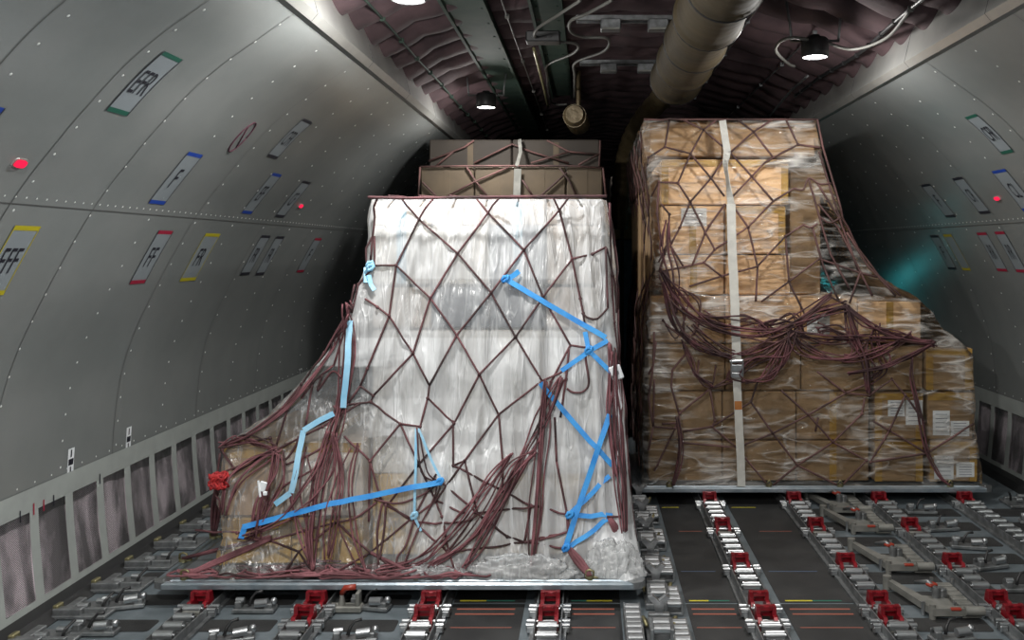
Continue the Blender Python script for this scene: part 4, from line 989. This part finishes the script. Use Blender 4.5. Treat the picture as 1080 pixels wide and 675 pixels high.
placard((336, 251), (316, 287), 7, 'lr', 'F', 'narrow far placard under the seam, nearest the white load')
placard((-2, 112), (-48, 150), 26, 'lb', 'FR', 'blue-barred placard corner at the left picture edge')
placard((1022, 122), (1065, 161), 11, 'lg', 'CFR', 'highest dark placard on the right wall')
placard((1053, 179), (1087, 222), 14, 'lb', 'CL', 'blue-barred placard at the right picture edge')
placard((1009, 187), (1040, 225), 10, 'lk', 'CR', 'black-barred placard left of the right red wall lamp')
placard((976, 194), (1003, 229), 9, 'lk', 'F', 'dim black-barred placard nearest the brown load on the right wall')
placard((1035, 245), (1058, 286), 10, 'lr', 'RR', 'red-barred twin placard under the right seam, left twin')
placard((1054, 244), (1078, 287), 10, 'lr', 'RR', 'red-barred twin placard under the right seam, right twin')
placard((985, 248), (1005, 284), 8, 'lk', 'F', 'very dim dark placard under the right seam')
placard((999, 247), (1020, 285), 8, 'ly', '', 'very dim yellow-barred placard under the right seam')
# oval no-entry style mark
sd, D, s = wall_hit(255, 144); root = empty('oval_mark', wall_pt(sd, D, s), 'small ringed oval mark with a slash on the left wall', 'sign')
b = MB(); L = [wall_pt(sd, D+.055*math.cos(a), s+.105*math.sin(a), .004)-root.location for a in [2*math.pi*k/30 for k in range(31)]]; b.tube(L, .004, 5); b.tube([wall_pt(sd, D+.035, s-.07, .004)-root.location, wall_pt(sd, D-.035, s+.07, .004)-root.location], .0035, 5); b.build('ring', M['ring'], root)
# red indicator lamps
for (px, py, hw, hh, l_) in ((20.5, 172, .030, .016, 'glowing red indicator lamp on the near left wall'), (317, 217, .03, .014, 'tiny glowing red indicator lamp on the far left wall'), (1052, 209, .032, .013, 'red indicator lamp on the right wall')):
    sd, D, s = wall_hit(px, py); root = empty('indicator_lamp', wall_pt(sd, D, s), l_, 'lamp', 'red wall indicator lamps')
    for (k, h_, o_, m) in (('bezel', 1.35, .003, 'rail'), ('lens', 1.0, .010, 'redglow')):
        b = MB(); n = 16; vs = [wall_pt(sd, D+hw*h_*math.copysign(abs(math.cos(a))**.6, math.cos(a)), s+hh*h_*math.copysign(abs(math.sin(a))**.6, math.sin(a)), o_)-root.location for a in [2*math.pi*q/n for q in range(n)]]
        vs2 = [wall_pt(sd, D+hw*h_*1.05*math.copysign(abs(math.cos(a))**.6, math.cos(a)), s+hh*h_*1.05*math.copysign(abs(math.sin(a))**.6, math.sin(a)), 0)-root.location for a in [2*math.pi*q/n for q in range(n)]]
        b.add(vs+vs2, [tuple(range(n))]+[(i, (i+1) % n, n+(i+1) % n, n+i) for i in range(n)]); b.build(k, M[m], root)
# small stickers and tick marks
for (px, py, l_) in ((74, 487, 'small black and white sticker low on the left wall, nearer one'), (135, 463, 'small black and white sticker low on the left wall, farther one'), (317, 390+2, 'tiny far sticker above the left grille band')):
    sd, D, s = wall_hit(px, py); root = empty('wall_sticker', wall_pt(sd, D, s), l_, 'sign', 'small wall stickers'); h_ = .07 if px < 200 else .03
    b = MB(); strip(b, sd, D-.028, D+.028, s-h_, s+h_, .003, 0, 3); b.v = [tuple(Vector(v)-root.location) for v in b.v]; b.build('background', M['paper'], root)
    b = MB(); strip(b, sd, D-.022, D+.022, s-.016, s+.016, .004, 0, 1); strip(b, sd, D-.006, D+.006, s+h_*.35, s+h_*.9, .004, 0, 1); strip(b, sd, D-.008, D+.004, s-h_*.8, s-h_*.35, .004, 0, 1)
    b.v = [tuple(Vector(v)-root.location) for v in b.v]; b.build('lettering', M['text'], root)
for (px, py, m, l_) in ((18, 545, 'lk', 'short black tick mark on the grille band, nearest one'), (32.5, 537, 'lr', 'red tick mark on the grille band, left of the pair'), (43, 533, 'lr', 'red tick mark on the grille band, right of the pair'), (53.5, 528, 'lk', 'black tick mark on the band right of the red pair'), (102.5, 505, 'lk', 'farthest black tick mark on the grille band')):
    sd, D, s = wall_hit(px, py); b = MB(); strip(b, sd, D-.005, D+.005, s-.028, s+.028, .0145, 0, 1); tag(b.build('tick_mark', M[m]), l_, 'sign', 'tick marks on the grille band')
# unseen teal lamp beyond the right load, added for the teal wall glow
root = empty('added_teal_lamp', (2.5, 11.0, .0), 'unseen teal lamp on a made-up stand beyond the brown load, added for the wall glow', 'lamp')
b = MB(); b.box((0, 0, .03), (.2, .2, .06), None, .01); b.build('base', M['black'], root); b = MB(); b.cyl((0, 0, .05), (0, 0, .5), .015, 10); b.build('pole', M['black'], root); b = MB(); b.cyl((0, 0, .5), (0, 0, .6), .06, 16, .045); b.build('lens', M['tealglow'], root)
ld = bpy.data.lights.new('teal_light', 'POINT'); ld.energy = 1.0; ld.color = (.08, .75, .8); ld.shadow_soft_size = .08
lo = bpy.data.objects.new('teal_light', ld); COL.objects.link(lo); lo.parent = root; lo.location = (0, 0, .75)

# ================================================================== DECK FITTINGS
COLX = {'a': (.815, 'first roller track right of the centre guides'), 'b': (1.39, 'second roller track right of the centre guides'), 'c': (1.97, 'third roller track right of the centre guides'), 'd': (2.555, 'roller track nearest the right wall'),
        'e': (-.19, 'first roller track left of the centre guides'), 'f': (-.765, 'second roller track left of the centre guides'), 'g': (-1.32, 'third roller track left of the centre guides'), 'h': (-1.875, 'roller track nearest the left wall')}
LOCKS = {'a': [4.15, 4.42, 4.87, 5.52, 6.20], 'b': [4.15, 4.42, 4.87, 5.52, 6.20], 'c': [4.16, 4.43, 4.87, 5.52, 6.20], 'd': [6.20], 'e': [4.15, 4.42], 'f': [4.15, 4.42], 'g': [4.15, 4.42], 'h': [4.42]}
# roller (shared mesh)
b = MB(); b.cyl((-.042, 0, 0), (.042, 0, 0), .021, 16); b.cyl((-.05, 0, 0), (.05, 0, 0), .008, 8); proto_roller = b.build('roller', M['bright']); roller_me = proto_roller.data; bpy.data.objects.remove(proto_roller)
def track(key, y0, y1, pitch=.098):
    x, nm = COLX[key]; root = empty('roller_track', (x, y0, 0), 'steel channel of cylinder rollers, the %s' % nm, 'roller track', 'roller tracks in the deck')
    L = y1-y0; b = MB()
    b.box((0, L/2, .006), (.135, L, .012)); b.box((-.060, L/2, .03), (.006, L, .052)); b.box((.060, L/2, .03), (.006, L, .052)); b.box((-.072, L/2, .008), (.022, L, .014)); b.box((.072, L/2, .008), (.022, L, .014))
    b.build('channel', M['cast'], root)
    y = .05
    while y < L-.03:
        if all(abs(y+y0-q) > .085 for q in LOCKS[key]):
            r_ = bpy.data.objects.new('roller', roller_me); COL.objects.link(r_); r_.parent = root; r_.location = (0, y, .055)
        y += pitch
for k in 'abcd': track(k, 3.72, 6.9)
for k in 'efgh': track(k, 3.72, 5.0)
# red pallet lock prototype
def make_lock(raised=True):
    root = empty('pallet_lock', (0, 0, 0))
    b = MB(); b.box((0, 0, .016), (.13, .15, .012), None, .003); b.box((0, -.09, .05), (.09, .035, .028), None, .004); b.build('base_plate', M['castw'], root)
    b = MB()
    for sx in (-1, 1):
        b.prism([(-.062, .02), (.062, .02), (.062, .075), (.045, .128), (.010, .128), (.004, .085), (-.03, .085), (-.048, .062)], sx*.030, sx*.050, 0)
    b.box((0, .030, .112), (.09, .030, .030), None, .005); b.box((0, .05, .085), (.075, .012, .05)); b.box((0, -.045, .035), (.07, .02, .03), None, .003)
    b.box((-.022, .012, .128), (.022, .012, .012), None, .002); b.box((.022, .012, .128), (.022, .012, .012), None, .002)
    b.build('lock_head', M['red'], root)['label'] = 'red forked lock head'
    b = MB(); b.cyl((-.062, -.01, .055), (.062, -.01, .055), .009, 10); b.build('hinge_pin', M['bright'], root)
    for sx in (-1, 1):
        for yy in (-.05, .0):
            b = MB(); b.box((sx*.088, yy, .030), (.038, .030, .034), None, .004); b.cyl((sx*.088-.02, yy, .052), (sx*.088+.02, yy, .052), .012, 10); b.build('side_roller', M['bright'], root)
    return root
lk = make_lock(); used = False
order = {5: ['nearest', 'second', 'third', 'fourth', 'farthest'], 2: ['nearer', 'farther'], 1: ['only']}
for key, ys in LOCKS.items():
    for k, y in enumerate(ys):
        o = lk if not used else copy_tree(lk); used = True
        o.location = (COLX[key][0], y, 0)
        where = 'at the pallet edge' if (y > 6.1 or abs(y-4.42) < .01) else 'in open deck'
        if 'open' in where: o.scale = (.92, .92, .82)
        tag(o, 'red pallet lock %s, %s on the %s' % (where, order[len(ys)][k], COLX[key][1].replace('roller ', '').replace(' of the centre guides', ' of centre')), 'lock', 'red pallet locks')
        if y > 6.1 or abs(y-4.42) < .01: o.location.y = y-.085 if y > 6.1 else y-.095
# folded restraint frames
def make_frame():
    root = empty('restraint_frame', (0, 0, 0))
    b = MB()
    b.prism([(-.17, .22), (-.15, .24), (-.02, -.13), (-.05, -.17), (-.08, -.17)], .02, .052, 2)
    b.prism([(-.08, -.17), (-.06, -.13), (.13, -.13), (.13, -.17)], .02, .055, 2)
    b.cyl((-.165, .23, .0), (-.165, .23, .068), .022, 12); b.cyl((-.075, -.15, 0), (-.075, -.15, .07), .016, 10)
    b.build('side_arm', M['castw'], root)
    b = MB(); b.prism([(-.05, -.11), (.05, -.11), (.04, .0), (-.08, .03)], .02, .045, 2); b.build('web_plate', M['castw'], root)
    b = MB()
    for k in range(6): b.box((.11, -.12+.06*k, .032), (.075, .045, .026), None, .004)
    b.box((.11, .04, .015), (.09, .40, .016)); b.cyl((.07, -.17, .045), (.16, -.17, .045), .022, 14); b.build('ratchet_bar', M['castw'], root)
    b = MB(); b.cyl((.0, .0, .03), (.0, .0, .095), .020, 12); b.tube([(-.0, .0, .085), (-.03, .03, .11), (-.06, .12, .075)], [.012, .012, .008], 8); b.box((.03, .02, .06), (.04, .05, .05), Matrix.Rotation(.5, 3, 'Z'), .006); b.build('cam_lever', M['cast'], root)
    b = MB(); b.box((-.015, .02, .1), (.05, .035, .014), Matrix.Rotation(.4, 3, 'Z'), .004); b.build('release_tab', M['orange'], root); b = MB(); b.box((.03, -.165, .052), (.05, .02, .012), None, .003); b.build('release_tab', M['orange'], root)['label'] = 'orange-red release tab'
    for (x, y) in ((-.1, -.1), (.05, -.1), (.16, .2), (.06, .22)): b = MB(); b.cyl((x, y, .0), (x, y, .062), .010, 8); b.build('bolt', M['bright'], root)
    return root
fr = make_frame(); spots = [(1.70, 4.42, 'nearest'), (1.69, 5.02, 'second nearest'), (1.70, 5.70, 'third nearest'), (1.69, 6.10, 'farthest')]
for k, (x, y, nm) in enumerate(spots):
    o = fr if k == 0 else copy_tree(fr); o.location = (x, y, .003); tag(o, 'pale alloy folded restraint frame between the second and third right tracks, %s' % nm, 'cargo restraint', 'folded restraint frames')
# small flip latches with dark levers
def make_latch():
    root = empty('flip_latch', (0, 0, 0))
    b = MB(); b.box((0, 0, .012), (.20, .07, .02), None, .004); b.box((-.075, 0, .035), (.03, .06, .04), None, .004); b.box((.07, 0, .03), (.04, .055, .03), None, .004); b.build('base_plate', M['cast'], root)
    b = MB(); b.tube([(-.03, 0, .03), (-.02, .01, .06), (.0, .02, .085), (.03, .02, .09)], [.008, .007, .006, .008], 8); b.build('lever', M['black'], root)
    b = MB(); b.cyl((.01, -.02, .045), (.07, -.02, .05), .020, 14); b.build('pivot_roller', M['bright'], root); b = MB(); b.cyl((-.09, .0, .055), (-.05, .0, .055), .013, 10); b.build('pivot_roller', M['bright'], root); b = MB(); b.ball((.09, 0, .05), .018, n=10); b.build('ball_end', M['bright'], root)
    return root
lt = make_latch()
LT = [(-1.62, 4.36, 'left of the third left track, touching the pallet shadow'), (-1.60, 4.02, 'at the bottom edge between the outer left tracks'), (-1.07, 4.39, 'between the second and third left tracks, by the pallet'), (-1.05, 4.02, 'at the bottom edge between the second and third left tracks'),
      (2.22, 4.62, 'right of the third right track, nearest of that row'), (2.20, 4.95, 'right of the third right track, second of that row'), (2.22, 5.28, 'right of the third right track, third of that row'), (2.20, 5.62, 'right of the third right track, fourth of that row'), (2.20, 5.98, 'right of the third right track, close to the pallet'),
      (2.83, 5.0, 'near the right wall, nearer one'), (2.85, 5.75, 'near the right wall, farther one'), (1.62, 4.03, 'at the bottom edge between the second and third right tracks'), (-2.25, 4.10, 'nearest of the two beside the left wall guides'), (-2.28, 4.40, 'farther of the two beside the left wall guides')]
for k, (x, y, nm) in enumerate(LT):
    o = lt if k == 0 else copy_tree(lt); o.location = (x, y, .003); o.rotation_euler.z = [0, .3, -.2, .15][k % 4]
    tag(o, 'small steel flip latch, %s' % nm, 'latch', 'small flip latches')
# orange handled latch
b = MB(); b.box((-1.18, 4.36, .02), (.16, .06, .03), None, .005); b.cyl((-1.20, 4.36, .03), (-1.20, 4.36, .09), .018, 10, .008); b.box((-1.12, 4.36, .06), (.02, .05, .08), None, .004); b.tube([(-1.20, 4.36, .09), (-1.18, 4.35, .12), (-1.13, 4.35, .125)], .014, 8, mi=1)
tag(b.build('release_handle', [M['castw'], M['orange']]), 'latch with an orange-red handle between left tracks under the pallet edge', 'latch')
# centre guides
def make_cassette():
    root = empty('roller_cassette', (0, 0, 0)); b = MB(); b.box((0, 0, .008), (.085, .24, .016), None, .003)
    for sx in (-1, 1): b.box((sx*.036, 0, .035), (.007, .24, .05))
    b.build('housing', M['cast'], root)
    for k in range(4): q = MB(); q.cyl((-.032, -.09+.06*k, .047), (.032, -.09+.06*k, .047), .019, 12); q.build('roller', M['bright'], root)
    return root
cs = make_cassette()
CS = [(.405, y) for y in (4.02, 4.42, 4.85, 5.35, 5.85)]+[(.20, 4.20), (.20, 3.98)]
cnm = ['nearest on the right of the centre guides', 'second on the right of the centre guides', 'third on the right of the centre guides', 'fourth on the right of the centre guides', 'farthest on the right of the centre guides', 'left of the centre guides at the pallet corner', 'left of the centre guides at the bottom edge']
for k, (x, y) in enumerate(CS):
    o = cs if k == 0 else copy_tree(cs); o.location = (x, y, .003); tag(o, 'small four-roller cassette, %s' % cnm[k], 'roller cassette', 'small roller cassettes')
def make_guide():
    root = empty('centre_guide', (0, 0, 0)); b = MB(); b.box((0, 0, .015), (.13, .26, .03), None, .005); b.box((0, .08, .05), (.10, .04, .05), None, .005); b.box((-.045, -.05, .05), (.018, .14, .06), None, .003); b.box((.045, -.05, .05), (.018, .14, .06), None, .003); b.build('base_plate', M['cast'], root)
    for yy in (-.09, -.02): q = MB(); q.cyl((-.036, yy, .07), (.036, yy, .07), .022, 14); q.build('roller', M['bright'], root)
    b = MB(); b.prism([(-.012, .03), (.012, .03), (.022, .11), (.05, .145), (.03, .155), (0, .13), (-.03, .155), (-.05, .145), (-.022, .11)], .07, .10, 1); b.build('guide_horn', M['steel'], root)
    b = MB(); b.tube([(-.06, .10, .03), (-.075, .06, .06), (-.06, .0, .045)], .009, 6); b.build('spring', M['brass'], root); b = MB(); b.tube([(.06, .10, .03), (.075, .06, .06), (.06, .0, .045)], .009, 6); b.build('spring', M['brass'], root)
    return root
gd = make_guide(); gn = ['nearest', 'second nearest', 'third nearest', 'fourth nearest', 'fifth nearest', 'farthest']
for k, y in enumerate((4.08, 4.50, 4.90, 5.30, 5.70, 6.08)):
    o = gd if k == 0 else copy_tree(gd); o.location = (.32-.012*0, y, .003) if k == 0 else (.335, y, .003); tag(o, 'horned steel centre guide between the two pallet rows, %s' % gn[k], 'guide', 'centre guides')
# side guides along the walls
def make_side():
    root = empty('side_guide', (0, 0, 0)); b = MB(); b.box((0, 0, .012), (.30, .24, .022), None, .004); b.box((-.07, -.08, .04), (.16, .05, .045), None, .005); b.box((.07, -.06, .035), (.12, .03, .04), None, .004); b.box((-.10, .05, .03), (.05, .16, .03), None, .004)
    b.build('base_plate', M['cast'], root); b = MB(); b.cyl((-.03, -.05, .062), (.03, -.05, .062), .020, 12); b.build('roller', M['bright'], root); b = MB(); b.cyl((.03, .04, .055), (.08, .04, .055), .018, 12); b.build('roller', M['bright'], root)
    b = MB(); b.tube([(.09, -.03, .03), (.10, -.01, .08), (.13, .03, .12)], .009, 6); b.build('lever', M['black'], root)
    b = MB(); b.box((-.14, -.06, .05), (.03, .07, .06), None, .006); b.build('spring_cover', M['brass'], root)['label'] = 'brass-coloured spring cover'
    return root
sg = make_side()
for k in range(14):
    left = k < 9; j = k if left else k-9
    o = sg if k == 0 else copy_tree(sg)
    o.location = ((-2.42, 4.02+.33*j, .003) if left else (2.98, 4.75+.36*j, .003))
    o.scale = (.85, .8, .75)
    if not left: o.rotation_euler.z = math.pi
    nth = ['nearest', 'second', 'third', 'fourth', 'fifth', 'sixth', 'seventh', 'eighth', 'farthest'] if left else ['nearest', 'second', 'third', 'fourth', 'farthest']
    tag(o, 'cast side guide fitting along the %s wall foot, %s of its row' % ('left' if left else 'right', nth[j]), 'guide', 'side guides along the walls')
